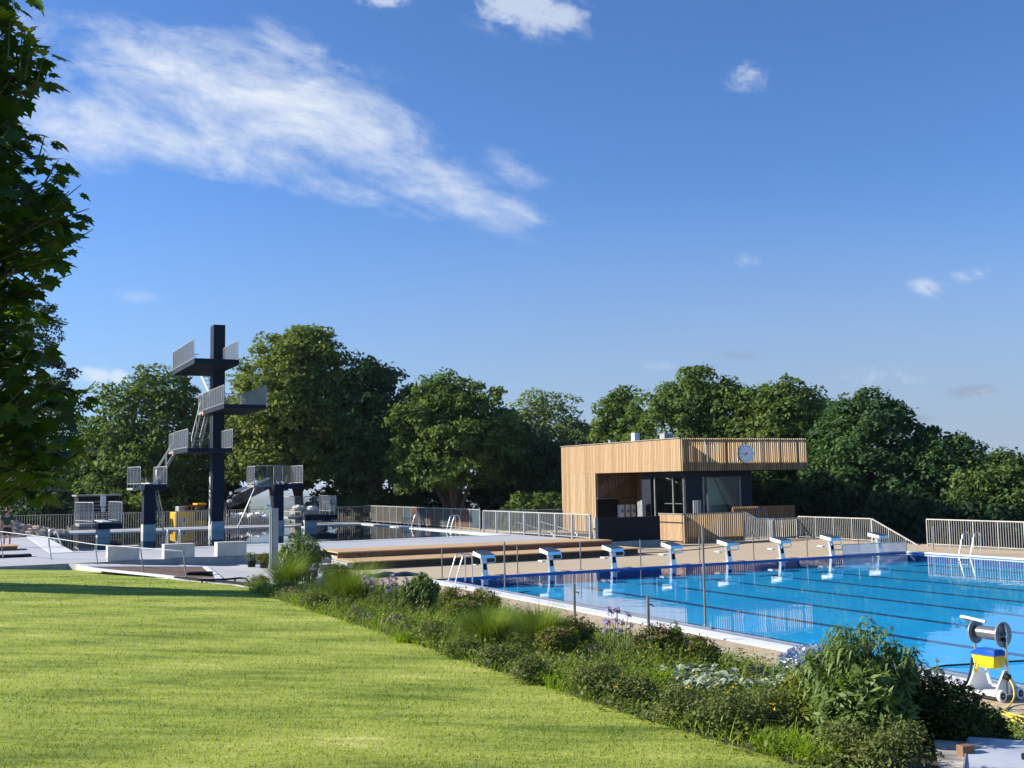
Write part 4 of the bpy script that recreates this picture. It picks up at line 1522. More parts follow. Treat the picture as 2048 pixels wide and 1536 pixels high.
# low ramp rail at the lawn corner
rr_ = thing('ramp_rail', 'low dark tube rail where the lawn corner meets the white path', 'rail', lawnU(480, 1172))
q0 = rr_.location.copy()
MB().tube([U(u, v, .42) - q0 for u, v in ((395, 1160), (440, 1160), (480, 1156), (492, 1157), (497, 1164))], 0.03, 8).build('tube', M_black, rr_)
for u, v in ((404, 1161), (470, 1158)):
    a_ = U(u, v, .42) - q0
    MB().bar(a_, a_ - Vector((0, 0, .3)), .04, .04).build('post', M_black, rr_)
# black crate by the rail end
p = U(398, 1158, .21)
cr = thing('crate', 'low black slatted crate on the brown bark bed', 'crate', p, ANG - .4)
b = MB()
for k in range(5):
    b.box(-.45, .5, -.26 + k * .12, -.2 + k * .12, .26, .30)
b.box(-.48, .53, -.28, -.25, 0.0, .3); b.box(-.48, .53, .3, .33, 0, .3); b.box(-.48, -.45, -.25, .3, 0, .3); b.box(.5, .53, -.25, .3, 0, .3)
b.build('body', M_black, cr)
cr.scale = (.72, .72, .72)
# timber deck and dark block at the far left
p = U(-12, 1112, .3)
td = thing('timber_platform', 'low timber sitting platform at the left end of the white terrace', 'platform', p, ANG)
b = MB(); boards(b, -2.2, .95, 0, 1.6, .36, .4); b.build('top', M_deckwood, td)
MB().box(-2.1, .9, .05, 1.55, -.2, .355).build('base', M_brown, td)
p = U(-20, 1128, .3)
db = thing('stone_block', 'long black block lying at the lawn edge below the timber platform', 'block', p, ANG + .02)
MB().box(-1.6, 1.45, 0, .5, -.1, .3).build('body', M_black, db, .015)
MB().box(-1.55, 1.4, .05, .45, .302, .33).build('lid', M_concd, db)

# ================================================================== POTTED PLANTS (plants themselves further below), DARK COVER
p = U(777, 1153, 0)
cv = thing('pool_cover', 'low dark green tarpaulin heap lying on the beige deck', 'cover', p, ANG)
nx, ny = 26, 8
V, Fc = [], []
rs = random.Random(9)
for j in range(ny + 1):
    for i in range(nx + 1):
        a, c_ = i / nx, j / ny
        e = math.sin(math.pi * a) ** .35 * math.sin(math.pi * c_) ** .5
        V.append((-1.1 + 2.2 * a, -.35 + .7 * c_, e * (.13 + .05 * math.sin(a * 19 + c_ * 3) * math.sin(c_ * 7) + rs.uniform(-.012, .012))))
for j in range(ny):
    for i in range(nx):
        k = j * (nx + 1) + i
        Fc.append((k, k + 1, k + nx + 2, k + nx + 1))
MB().add(V, Fc, True).build('tarpaulin', mat('dark_green_tarpaulin', (0.02, 0.032, 0.03), 0.35, var=.2), cv)

# silver cover sheet and crumpled foil on the deck by the big shrub
p = U(1580, 1345, 0)
sc_ = thing('plastic_sheet', 'grey plastic cover lying folded on the deck behind the willow leaved shrub', 'sheet', p, ANG)
V, Fc = [], []
nx, ny = 30, 16
for j in range(ny + 1):
    for i in range(nx + 1):
        a, c_ = i / nx, j / ny
        w_ = .22 + .5 * a
        x, y = -.75 + 1.7 * a, (c_ - .5) * w_ * 2 + .25 * a
        z = .015 + .16 * a * (1 - abs(2 * c_ - 1)) + .03 * math.sin(9 * a + 5 * c_) * a
        V.append((x, y, max(.006, z)))
for j in range(ny):
    for i in range(nx):
        k = j * (nx + 1) + i
        Fc.append((k, k + 1, k + nx + 2, k + nx + 1))
MB().add(V, Fc, True).build('sheet', mat('grey_plastic', (0.36, 0.37, 0.40), .35, var=.08), sc_)
MB().tube([(-.76, -.02, .05), (-.86, 0, .05)], .055, 10).build('end_cap', mat('dark_red_cap', (.1, .05, .04), .6), sc_)
fo = thing('foil_heap', 'crumpled shiny silver foil on the grey plastic cover', 'foil', p + EX * .42 - EY * .05 + Vector((0, 0, .06)), ANG)
bm = bmesh.new()
bmesh.ops.create_icosphere(bm, subdivisions=4, radius=1)
from mathutils import noise as mnoise
bmesh.ops.subdivide_edges(bm, edges=bm.edges, cuts=1, use_grid_fill=True)
for v in bm.verts:
    c_ = v.co.normalized()
    n_ = mnoise.noise(c_ * 2.2) * .32 + abs(mnoise.noise(c_ * 6)) * .3 + abs(mnoise.noise(c_ * 14)) * .14 + mnoise.noise(c_ * 30) * .05
    c_ = c_ * (.85 + n_)
    v.co = Vector((c_.x * .62, c_.y * .36, max(0, c_.z * .27 + .06)))
me = bpy.data.meshes.new('foil'); bm.to_mesh(me); bm.free()
me.materials.append(mat('silver_foil', (.7, .72, .75), .22, metal=.85, var=.03))
o = bpy.data.objects.new('foil', me); COL.objects.link(o); o.parent = fo

# ================================================================== POOL CLEANER CART
p = U(1982, 1394, 0)
ct = thing('reel_cart', 'pool cleaner cart with a grey hose reel above a yellow box with blue lid', 'cart', p, math.radians(-60))
ct.scale = (.94, .94, .94)
M_gp = mat('grey_plastic_reel', (0.22, 0.235, 0.25), .45, var=.06)
M_gm = mat('dark_grey_reel_drum', (0.16, 0.17, 0.185), .3, metal=.4, var=.06)
RZ = .93
for x, r in ((-.2, .175), (.26, .185)):
    MB().cyl((x - .008, 0, RZ), (x + .008, 0, RZ), r, 40).build('reel_flange', M_gp, ct)
MB().cyl((-.19, 0, RZ), (.24, 0, RZ), .095, 32).build('reel_drum', M_gm, ct)
MB().cyl((.26, 0, RZ), (.31, 0, RZ), .03, 14).build('axle', M_steel, ct)
b = MB(); b.box(.285, .33, -.08, -.03, RZ - .09, RZ - .04); b.box(.30, .345, -.10, -.05, RZ + .0, RZ + .05); b.build('crank', M_black, ct)
for x in (-.24, .285):
    b = MB()
    b.tube([(x, .02, .1), (x, .02, RZ - .02), (x, .02, RZ + .09), (x, .0, RZ + .14), (x + .02, -.03, RZ + .12)], .02, 8)
    b.build('frame_leg', M_steel, ct)
MB().tube([(-.42, -.04, RZ + .2), (-.3, -.06, RZ + .2), (.05, -.1, RZ + .17)], .022, 8).build('push_handle', M_white, ct)
MB().tube([(-.42, -.04, RZ + .2), (-.24, .02, RZ + .1)], .018, 8).build('push_handle', M_gm, ct)
bx = MB()
vs = [(-.15, -.12, .43), (.16, -.12, .43), (.16, .12, .43), (-.15, .12, .43), (-.19, -.15, .62), (.2, -.15, .62), (.2, .15, .62), (-.19, .15, .62)]
bx.add(vs, [(3, 2, 1, 0), (4, 5, 6, 7), (0, 1, 5, 4), (1, 2, 6, 5), (2, 3, 7, 6), (3, 0, 4, 7)])
bxo = bx.build('box', mat('yellow_plastic', (.80, .58, .02), .35, var=.05), ct, .012)
ld = MB()
vs = [(-.22, -.18, .622), (.23, -.18, .622), (.23, .18, .622), (-.22, .18, .622), (-.15, -.08, .70), (.16, -.08, .70), (.16, .1, .70), (-.15, .1, .70)]
ld.add(vs, [(3, 2, 1, 0), (4, 5, 6, 7), (0, 1, 5, 4), (1, 2, 6, 5), (2, 3, 7, 6), (3, 0, 4, 7)])
ld.build('lid', mat('blue_plastic_lid', (.012, .09, .42), .3, var=.05), bxo, .012)
b = MB(); b.box(-.26, -.22, -.02, .06, .53, .60); b.box(-.255, -.225, 0, .04, .42, .53); b.build('clip', M_white, ct)
MB().bar((.0, -.08, .43), (.02, -.02, .2), .05, .02).build('strut', M_white, ct)
for x in (-.22, .25):
    MB().add([(x, -.28, .09), (x, .3, .09), (x, .05, .42), (x, -.03, .42), (x + .022, -.28, .09), (x + .022, .3, .09), (x + .022, .05, .42), (x + .022, -.03, .42)],
             [(0, 1, 2, 3), (7, 6, 5, 4), (0, 4, 5, 1), (1, 5, 6, 2), (2, 6, 7, 3), (3, 7, 4, 0)]).build('side_plate', M_white, ct)
MB().box(-.26, .3, -.26, .26, .07, .1).build('base_plate', M_white, ct, .006)
MB().box(-.28, .28, -.265, -.225, .03, .066).build('rubber_edge', M_rubber, ct)
for x, y in ((.33, -.2), (-.3, -.2), (.33, .2), (-.3, .2)):
    wh = MB().cyl((x - .022, y, .085), (x + .022, y, .085), .085, 24).build('wheel', M_blk_white, ct)
    MB().cyl((x - .026, y, .085), (x + .026, y, .085), .052, 20).build('tyre_disc', M_rubber, wh)
    MB().cyl((x - .03, y, .085), (x + .03, y, .085), .014, 12).build('hub', M_pale, wh)
MB().cyl((.3, -.05, .35), (.36, -.05, .33), .05, 12).build('motor_knob', M_black, ct)
# hoses and cables
def ground_tube(name, label, cat, pix, r, m_, zs=0.02):
    pts = [U(u, v, z) for (u, v, z) in pix]
    o = MB()
    # smooth the run with Catmull-Rom
    out = []
    P = [pts[0]] + pts + [pts[-1]]
    for i in range(1, len(P) - 2):
        for k in range(8):
            s_ = k / 8
            a, b_, c_, d_ = P[i - 1], P[i], P[i + 1], P[i + 2]
            out.append(.5 * ((2 * b_) + (c_ - a) * s_ + (2 * a - 5 * b_ + 4 * c_ - d_) * s_ ** 2 + (3 * b_ - a - 3 * c_ + d_) * s_ ** 3))
    out.append(pts[-1])
    o.tube(out, r, 7)
    return props(o.build(name, m_), label, cat)
M_yel = mat('yellow_cable', (.72, .55, .05), .45, var=.08)
ground_tube('hose', 'black hose running from the cart along the pool coping to the water', 'hose',
            [(1944, 1315, .45), (1940, 1345, .25), (1932, 1368, .06), (1916, 1385, .03), (1890, 1377, .03), (1868, 1361, .03), (1849, 1348, .035), (1862, 1339, .03), (1885, 1332, -.03), (1930, 1329, -.03), (1990, 1325, -.03), (2060, 1321, -.03)], .017, M_rubber)
ground_tube('cable', 'yellow cable hanging from the cart and coiled on the beige paving', 'cable',
            [(2014, 1352, .33), (2026, 1372, .22), (2028, 1395, .08), (2018, 1412, .015), (2006, 1425, .015), (2012, 1430, .015), (2040, 1441, .015), (2065, 1438, .02), (2050, 1428, .015), (2030, 1434, .02), (2022, 1440, .025), (2060, 1447, .015),
             (2075, 1440, .02), (2030, 1430, .03), (2010, 1424, .02), (2030, 1436, .03), (2062, 1450, .015), (2040, 1458, .015), (2036, 1464, .015), (2060, 1478, .015)], .011, M_yel)
ground_tube('cable', 'yellow cable loop drooping from the yellow box on the cart', 'cable', [(1952, 1322, .52), (1948, 1340, .35), (1945, 1352, .22), (1950, 1350, .25), (1957, 1330, .46)], .014, M_yel)

# ================================================================== GREY METAL CHESTS AT THE BOTTOM RIGHT
p = D(1880, 1513, 8.6)
ch = thing('chest', 'weathered grey chest with a worn flat top in the bottom right corner', 'chest', (p.x, p.y, p.z - .6), math.radians(-18))
M_ch = mat('weathered_grey_board', (0.47, 0.43, 0.35), .8, var=.22, scale=2.2, stretch=(1, 4, 1), bump=.2, bscale=30, col2=(.16, .15, .14))
MB().box(0, 2.2, -1.3, 0.55, -.4, .57).build('body', M_ch, ch, .01)
MB().box(-.02, 2.22, -1.32, .57, .572, .6).build('top', M_ch, ch, .006)
b = MB()
for k in range(7):
    b.box(.2 + k * .3, .208 + k * .3, -1.306, -1.302, -.3, .5)
b.build('seams', M_concd, ch)
p2 = D(1934, 1487, 8.75)
c2 = thing('hatch', 'light grey metal hatch lid with a black knob resting tilted on the chest', 'lid', (p2.x, p2.y, p2.z - .03), math.radians(-24))
o = MB().box(0, 2.0, -1.25, .35, -.03, .0).build('panel', mat('light_grey_sheet_metal', (.55, .57, .60), .45, metal=.2, var=.12, scale=1.5), c2, .004)
o.rotation_euler = (math.radians(1.5), 0, 0)
MB().box(0, 2.0, -1.27, -1.24, -.14, .01).build('rim', M_pale, c2)
MB().box(-.012, .0, -1.26, .35, -.13, .0).build('rim', M_pale, c2)
k_ = MB(); k_.cyl((.42, -.45, 0), (.42, -.45, .05), .02, 12); k_.cyl((.42, -.45, .05), (.42, -.45, .085), .042, 16)
k_.build('knob', M_black, c2)
p3 = D(1930, 1502, 8.62)
wd = thing('wood_chip', 'small brown wood block propping up the grey hatch lid', 'block', (p3.x, p3.y, p3.z - .04), .3)
MB().box(-.05, .06, -.04, .04, 0, .085).build('body', mat('brown_scrap_wood', (.26, .14, .08), .8, var=.2), wd, .006)

# ================================================================== BEHIND THE FENCE: EXCAVATOR, BIG BAGS, SHED
YE = 43.0
M_ey = mat('excavator_yellow', (.80, .41, .015), .4, var=.06)
M_er = mat('rust_red_frame', (.38, .09, .03), .5, var=.1)
xe = along(-12, YE, 1, 1, 0, 350) - 12
ex = thing('excavator', 'yellow excavator with rust red cab guards and a dark boom behind the diving towers', 'excavator', L2W(xe, YE, -.5), ANG)
xw = along(xe, YE, 1, 1, 0, 412)
MB().box(0, xw * .66, 0, 2.0, .75, 1.95).build('body', M_ey, ex, .08)
MB().box(xw * .6, xw * 1.02, .05, 1.9, .75, 1.32).build('deck', M_ey, ex, .05)
MB().box(xw * .22, xw * .36, -.012, -.002, .95, 1.55).build('sign', mat('blue_white_sign', (.75, .76, .8), .5), ex)
MB().box(xw * .25, xw * .335, -.02, -.013, 1.28, 1.52).build('emblem', mat('violet_blue_print', (.09, .09, .28), .5), ex)
b = MB()
fx = [xw * .42, xw * .72, xw * .98]
for x in fx:
    for y in (.25, 1.7):
        b.bar((x, y, 1.3), (x - .05, y, 2.3), .08, .08)
for y in (.25, 1.7):
    b.bar((fx[0] - .05, y, 2.3), (fx[2] - .05, y, 2.3), .08, .08)
    b.bar((fx[0], y, 2.0), (fx[2], y, 2.0), .06, .06)
b.build('cab_guard', M_er, ex)
MB().box(fx[1] + .08, fx[2] - .08, .3, 1.65, 1.35, 2.25).build('cab', mat('dark_cab_glass', (.03, .04, .045), .15, var=.05), ex, .05)
MB().box(fx[1], fx[2] + .1, .2, 1.75, 2.36, 2.48).build('cab_roof', M_ey, ex, .04)
MB().box(xw * .14, xw * .36, .3, 1.6, 1.96, 2.3).build('engine_cage', M_galv, ex, .03)
tk = MB()
for y in (.0, 1.5):
    tk.box(-.1, xw * 1.1, y, y + .5, 0, .62)
tk.build('track', M_rubber, ex, .12)
def rel(u, v, y):
    x = along(-12, y, 3, 1, 0, u) - 12
    return Vector((x - xe, y - YE, zz(u, v, x, y) + .5))
yB = YE - 1.0
a0_, a1_, a2_ = rel(449, 1008, yB), rel(478, 1000, yB), rel(540, 966, yB)
M_boom = mat('dark_grey_boom', (.085, .08, .075), .5, var=.15, scale=2)
MB().bar(rel(405, 1030, yB + .6), a1_, .35, .5).build('boom', M_boom, ex, .04)
MB().bar(a1_ - Vector((.3, 0, .05)), a2_, .34, .62).build('arm', M_boom, ex, .05)
b = MB(); b.tube([rel(470, 983, yB - .3), rel(506, 970, yB - .3)], .1, 10); b.tube([rel(506, 970, yB - .3), rel(536, 956, yB - .3)], .055, 8)
b.build('cylinder', M_steel, ex)
b = MB(); b.tube([rel(452, 1016, yB - .2), rel(463, 1020, yB - .2), rel(457, 1034, yB - .2)], .1, 8); b.tube([rel(466, 995, yB - .3), rel(474, 1003, yB - .35), rel(486, 1002, yB - .3), rel(480, 986, yB - .3)], .06, 8)
b.tube([rel(455, 996, yB - .3), rel(474, 984, yB - .35), rel(484, 992, yB - .3)], .05, 8)
b.build('hydraulic_hoses', M_rubber, ex)
b = MB(); b.tube([rel(455, 1003, yB - .35), rel(463, 1000, yB - .35)], .09, 8); b.tube([rel(460, 987, yB - .35), rel(464, 986, yB - .35)], .1, 8); b.build('bright_pins', M_blk_white, ex)
MB().bar(rel(541, 955, yB), rel(545, 1000, yB), .32, .4).build('bucket_link', M_boom, ex, .04)
MB().bar(rel(543, 988, yB), rel(547, 1009, yB), .2, .22).build('hook', M_ey, ex, .03)

M_bag = mat('grey_woven_bag', (.30, .28, .26), .9, var=.12, scale=6)
M_fill = mat('white_bag_filling', (.74, .75, .74), .7, var=.12, scale=5, bump=.5, bscale=12)
BT = ['nearest the navy tower', 'second from the navy tower', 'in the middle of the row', 'with a white label', 'beside the shower post', 'under the one metre platform', 'low behind the one metre platform']
bagm = None
for i, (u, v, wdt) in enumerate(((466, 1026, .9), (486, 1025, .95), (505, 1026, .95), (520, 1024, .9), (533, 1028, .85), (598, 1010, 1.0), (625, 1012, 1.0))):
    yb = 42.3 + .35 * (i % 2)
    x = along(-10, yb, 1, 1, 0, u) - 10
    zt_ = zz(u, v, x, yb)
    t_ = thing('big_bag', 'grey white-topped bulk bag behind the railing, ' + BT[i], 'bag', L2W(x, yb, zt_ - 1.35), ANG + .1 * (i % 3 - 1), 'bulk bags behind the railing')
    if bagm is None:
        bm = bmesh.new(); bmesh.ops.create_cube(bm, size=1); bmesh.ops.subdivide_edges(bm, edges=bm.edges, cuts=5, use_grid_fill=True)
        rs = random.Random(3)
        for vv in bm.verts:
            c_ = vv.co
            bul = 1 + .13 * math.cos(math.pi * c_.z)
            vv.co = Vector((c_.x * .92 * bul + rs.uniform(-.015, .015), c_.y * .92 * bul, (c_.z + .5) * 1.1))
        me = bpy.data.meshes.new('sack'); bm.to_mesh(me); bm.free(); me.materials.append(M_bag)
        bagm = bpy.data.objects.new('sack', me); COL.objects.link(bagm); bagm.parent = t_
        bm = bmesh.new(); bmesh.ops.create_icosphere(bm, subdivisions=3, radius=.5)
        for vv in bm.verts:
            vv.co = Vector((vv.co.x * .98, vv.co.y * .98, vv.co.z * .5 + 1.1 + rs.uniform(-.04, .04)))
        me = bpy.data.meshes.new('filling'); bm.to_mesh(me); bm.free(); me.materials.append(M_fill)
        fillm = bpy.data.objects.new('filling', me); COL.objects.link(fillm); fillm.parent = t_
    else:
        for s_ in (bagm, fillm):
            o = s_.copy(); COL.objects.link(o); o.parent = t_
# shed with louvred wall, white board
ys = 46.0
xa = along(-30, ys, 1, 1, 0, 156) - 30
xb = along(-30, ys, 1, 1, 0, 238) - 30
sd_ = thing('louvred_shed', 'low dark grey louvred shed under the trees behind the left railing', 'shed', L2W(xa, ys, -.6), ANG)
hS_ = zz(200, 991, (xa + xb) / 2, ys) + .6
b = MB()
for k in range(12):
    z = .3 + k * (hS_ - .5) / 12
    b.bar((0, 0, z), (xb - xa, 0, z + .0), .1, .12)
b.build('louvres', mat('grey_louvres', (.17, .165, .15), .6, var=.12), sd_)
MB().box(0, xb - xa, .08, 3, 0, hS_ - .05).build('wall', M_black, sd_)
MB().box(-.15, xb - xa + .15, -.2, 3.1, hS_ - .04, hS_ + .06).build('roof', M_galv, sd_)
xw2 = along(-25, 44.5, 1, 1, 0, 206) - 25
wb = thing('sign_board', 'white upright notice board on a post before the louvred shed', 'sign', L2W(xw2, 44.5, -.5), ANG)
ztb, zbb = zz(206, 991, xw2, 44.5) + .5, zz(206, 1024, xw2, 44.5) + .5
MB().box(-.17, .17, 0, .04, zbb + .35, ztb).build('panel', M_white, wb, .03)
MB().box(-.1, .14, 0, .04, zbb, zbb + .3).build('panel', M_white, wb, .03)
MB().box(-.03, .03, .045, .09, 0, ztb).build('post', M_galv, wb)

# rubble bank left of the diving pool
rs = np.random.default_rng(12)
rb = thing('rubble_bank', 'bank of pale broken stones beside the diving pool', 'rubble', L2W(-15, 33.5, ZT), ANG)
mb = MB()
unit = bmesh.new(); bmesh.ops.create_icosphere(unit, subdivisions=1, radius=1)
uv_ = np.array([v.co[:] for v in unit.verts]); uf = [[v.index for v in f.verts] for f in unit.faces]; unit.free()
for k in range(620):
    x = rs.uniform(-7, 6.3)
    y = rs.uniform(0, 4.2)
    top = 1.75 * max(0, min(1, (6.6 - x) / 6.5)) * math.sin(math.pi * min(1, .12 + y / 4.6))
    r = rs.uniform(.08, .24)
    vs = uv_ * (1 + rs.uniform(-.25, .25, (len(uv_), 1))) * np.array([r * 1.2, r, r * .8]) + np.array([x, y, max(.03, top * rs.uniform(.5, 1.0))])
    mb.add(vs.tolist(), uf)
o = mb.build('stones', leafmat('pale_rubble', (.62, .53, .41), (.46, .36, .27), (.36, .3, .25), trans=0.0, nscale=.8, rough=.9), rb)
o['kind'] = 'stuff'

# ================================================================== PERSON AT THE FAR LEFT
pf = U(13, 1096, ZT)
pe = thing('person', 'person in dark green shirt and black shorts standing on the terrace under the maple', 'person', pf, math.radians(200))


def skin(name, joints, edges, m_, parent, sub=2, root=0):
    me = bpy.data.meshes.new(name)
    me.from_pydata([j[0] for j in joints], edges, [])
    me.materials.append(m_)
    o = bpy.data.objects.new(name, me); COL.objects.link(o); o.parent = parent
    o.modifiers.new('skin', 'SKIN').use_smooth_shade = True
    for d_, j in zip(me.skin_vertices[0].data, joints):
        r = j[1]
        d_.radius = (r, r) if not isinstance(r, tuple) else r
    for k, d_ in enumerate(me.skin_vertices[0].data):
        d_.use_root = (k == root)
    o.modifiers.new('sub', 'SUBSURF').levels = sub
    o.modifiers['sub'].render_levels = sub
    return o


sk = mat('skin', (.50, .28, .19), .55, var=.06)
J = [((0, 0, .95), (.15, .1)), ((0, .01, 1.15), (.14, .1)), ((0, .02, 1.38), (.16, .1)), ((0, .02, 1.5), .065), ((0, .0, 1.56), .055), ((0, -.02, 1.66), (.078, .09)), ((0, -.015, 1.75), (.07, .085)),
     ((.1, 0, .9), .09), ((.11, -.01, .5), .055), ((.11, .02, .28), .05), ((.11, .02, .08), .035), ((.12, -.1, .035), .032),
     ((-.1, 0, .9), .09), ((-.12, -.02, .5), .055), ((-.12, .01, .28), .05), ((-.12, .02, .08), .035), ((-.13, -.1, .035), .032),
     ((.2, .02, 1.42), .055), ((.27, .03, 1.14), .04), ((.29, -.06, .9), .028), ((.29, -.09, .84), (.02, .034)),
     ((-.2, .02, 1.42), .055), ((-.27, .03, 1.14), .04), ((-.29, -.06, .9), .028), ((-.29, -.09, .84), (.02, .034))]
E_ = [(0, 1), (1, 2), (2, 3), (3, 4), (4, 5), (5, 6), (0, 7), (7, 8), (8, 9), (9, 10), (10, 11), (0, 12), (12, 13), (13, 14), (14, 15), (15, 16), (2, 17), (17, 18), (18, 19), (19, 20), (2, 21), (21, 22), (22, 23), (23, 24)]
for sx, hnd in ((1, 20), (-1, 24)):                        # thumb and four fingers on each hand
    for k, (dx, ln_) in enumerate(((-.02, .065), (-.007, .075), (.007, .072), (.02, .055))):
        a_ = len(J)
        J += [((sx * .29, -.1 + dx, .80), .009), ((sx * .288, -.105 + dx * 1.1, .80 - ln_ * .6), .008), ((sx * .278, -.11 + dx * 1.1, .80 - ln_), .007)]
        E_ += [(hnd, a_), (a_, a_ + 1), (a_ + 1, a_ + 2)]
    a_ = len(J)
    J += [((sx * .275, -.125, .83), .01), ((sx * .265, -.14, .79), .008)]
    E_ += [(hnd, a_), (a_, a_ + 1)]
skin('body', J, E_, sk, pe)
skin('shirt', [((0, 0, .93), (.185, .125)), ((0, .01, 1.15), (.17, .12)), ((0, .02, 1.36), (.18, .12)), ((0, .02, 1.49), .085), ((.2, .02, 1.42), .075), ((.255, .028, 1.2), .062), ((-.2, .02, 1.42), .075), ((-.255, .028, 1.2), .062)],
     [(0, 1), (1, 2), (2, 3), (2, 4), (4, 5), (2, 6), (6, 7)], mat('dark_green_cloth', (.018, .05, .035), .8, var=.1), pe)
skin('shorts', [((0, 0, .98), (.175, .125)), ((0, 0, .9), (.17, .125)), ((.105, 0, .78), .105), ((.115, -.01, .56), .09), ((-.105, 0, .78), .105), ((-.12, -.015, .56), .09)],
     [(0, 1), (1, 2), (2, 3), (1, 4), (4, 5)], mat('black_cloth', (.012, .012, .014), .8, var=.1), pe)
skin('hair', [((0, .03, 1.7), (.07, .075)), ((0, .01, 1.77), (.078, .09)), ((0, -.03, 1.80), (.06, .06))], [(0, 1), (1, 2)], mat('brown_hair', (.04, .025, .015), .6, var=.1), pe)
for sx in (1, -1):
    b = MB(); b.extr([(sx * .12 - .05, 0), (sx * .12 + .05, 0), (sx * .12 + .045, .09), (sx * .12 - .045, .09)], -.17, .08)
    b.build('shoe', M_black, pe, .025)
fb = MB(); fb.box(-.045, -.02, -.112, -.104, 1.675, 1.69); fb.box(.02, .045, -.112, -.104, 1.675, 1.69)
fb.build('eyes', M_black, pe)
nb = MB(); nb.add([(-.014, -.1, 1.63), (.014, -.1, 1.63), (0, -.13, 1.635), (0, -.1, 1.68)], [(0, 1, 2), (0, 2, 3), (1, 3, 2)]); nb.build('nose', sk, pe)
MB().box(-.022, .022, -.108, -.1, 1.6, 1.607).build('mouth', mat('lips', (.3, .1, .08), .5), pe)
for sx in (1, -1):
    MB().tube([(sx * .078, -.005, 1.69), (sx * .088, .005, 1.66), (sx * .08, 0, 1.625)], [.012, .015, .008], 6).build('ear', sk, pe)
# ================================================================== VEGETATION
def unit(v):
    return v / np.maximum(1e-6, np.linalg.norm(v, axis=-1, keepdims=True))


def leaves(c, n, d, L, Wd, fold=0.0):
    # diamond leaves: base point c, blade normal n, direction d
    s = unit(np.cross(n, d))
    L, Wd = L[:, None], Wd[:, None]
    m_ = c + d * L * .45 - n * (L * fold)
    return np.stack([c, m_ + s * Wd * .5, c + d * L, m_ - s * Wd * .5], 1)


def rnd_unit(R, n):
    return unit(R.normal(size=(n, 3)))


def crown_leaves(R, blobs, nclump, rc, nleaf, L, asp=.62, droop=.35, shell=(.62, 1.02), flat=.75, low=-.55):
    # leaf clumps spread over the outer part of a group of ellipsoids (x, y, z, rx, ry, rz)
    B = np.array(blobs, float)
    area = (B[:, 3] * B[:, 4] + B[:, 3] * B[:, 5] + B[:, 4] * B[:, 5])
    pick = R.choice(len(B), nclump, p=area / area.sum())
    d = rnd_unit(R, nclump * 3)
    d = d[d[:, 2] > low][:nclump]
    pick = pick[:len(d)]
    k = R.uniform(shell[0], shell[1], len(d)) ** .7
    cc = B[pick, :3] + d * B[pick, 3:] * k[:, None]
    rcs = rc * R.uniform(.55, 1.3, len(d))
    n = len(d) * nleaf
    o = np.repeat(np.arange(len(d)), nleaf)
    dd = rnd_unit(R, n)
    dd[:, 2] = np.abs(dd[:, 2]) * 1.1 - .35
    dd = unit(dd + d[o] * .35)
    p = cc[o] + dd * rcs[o][:, None] * np.array([1, 1, flat]) * R.uniform(.55, 1.0, (n, 1))
    nn = unit(dd * .8 + np.array([0, 0, .55]) + R.normal(size=(n, 3)) * .45)
    di = unit(np.cross(nn, rnd_unit(R, n)))
    di = unit(di + dd * .45 + np.array([0, 0, -droop]))
    nn = unit(nn - di * (nn * di).sum(1, keepdims=True))
    LL_ = L * R.uniform(.6, 1.35, n)
    return leaves(p, nn, di, LL_, LL_ * asp), cc


M_bark = mat('tree_bark', (.075, .058, .042), .9, var=.25, scale=3, stretch=(3, 3, .6), bump=.6, bscale=8)
M_barkl = mat('pale_tree_bark', (.16, .135, .105), .9, var=.22, scale=3, stretch=(3, 3, .6), bump=.6, bscale=8)


def limbs(root, h, r, tops, mt, rng, fork=.35, lean=0.0):
    b = MB()
    hf = h * fork
    b.tube([(0, 0, -1.2), (lean * .3, 0, hf * .5), (lean * .7, 0.05, hf), (lean, .1, h * .75)], [r * 1.25, r, r * .8, r * .25], 9)
    for (x, y, z) in tops:
        st_ = rng.uniform(.5, 1.0)
        a = Vector((lean * .7 * st_, .05 * st_, hf * st_))
        e = Vector((x, y, z))
        m1 = a.lerp(e, .45) + Vector((rng.uniform(-.3, .3), rng.uniform(-.3, .3), (e - a).length * .12))
        b.tube([a, m1, e], [r * .5, r * .32, r * .07], 6)
    return b.build('trunk', mt, root)


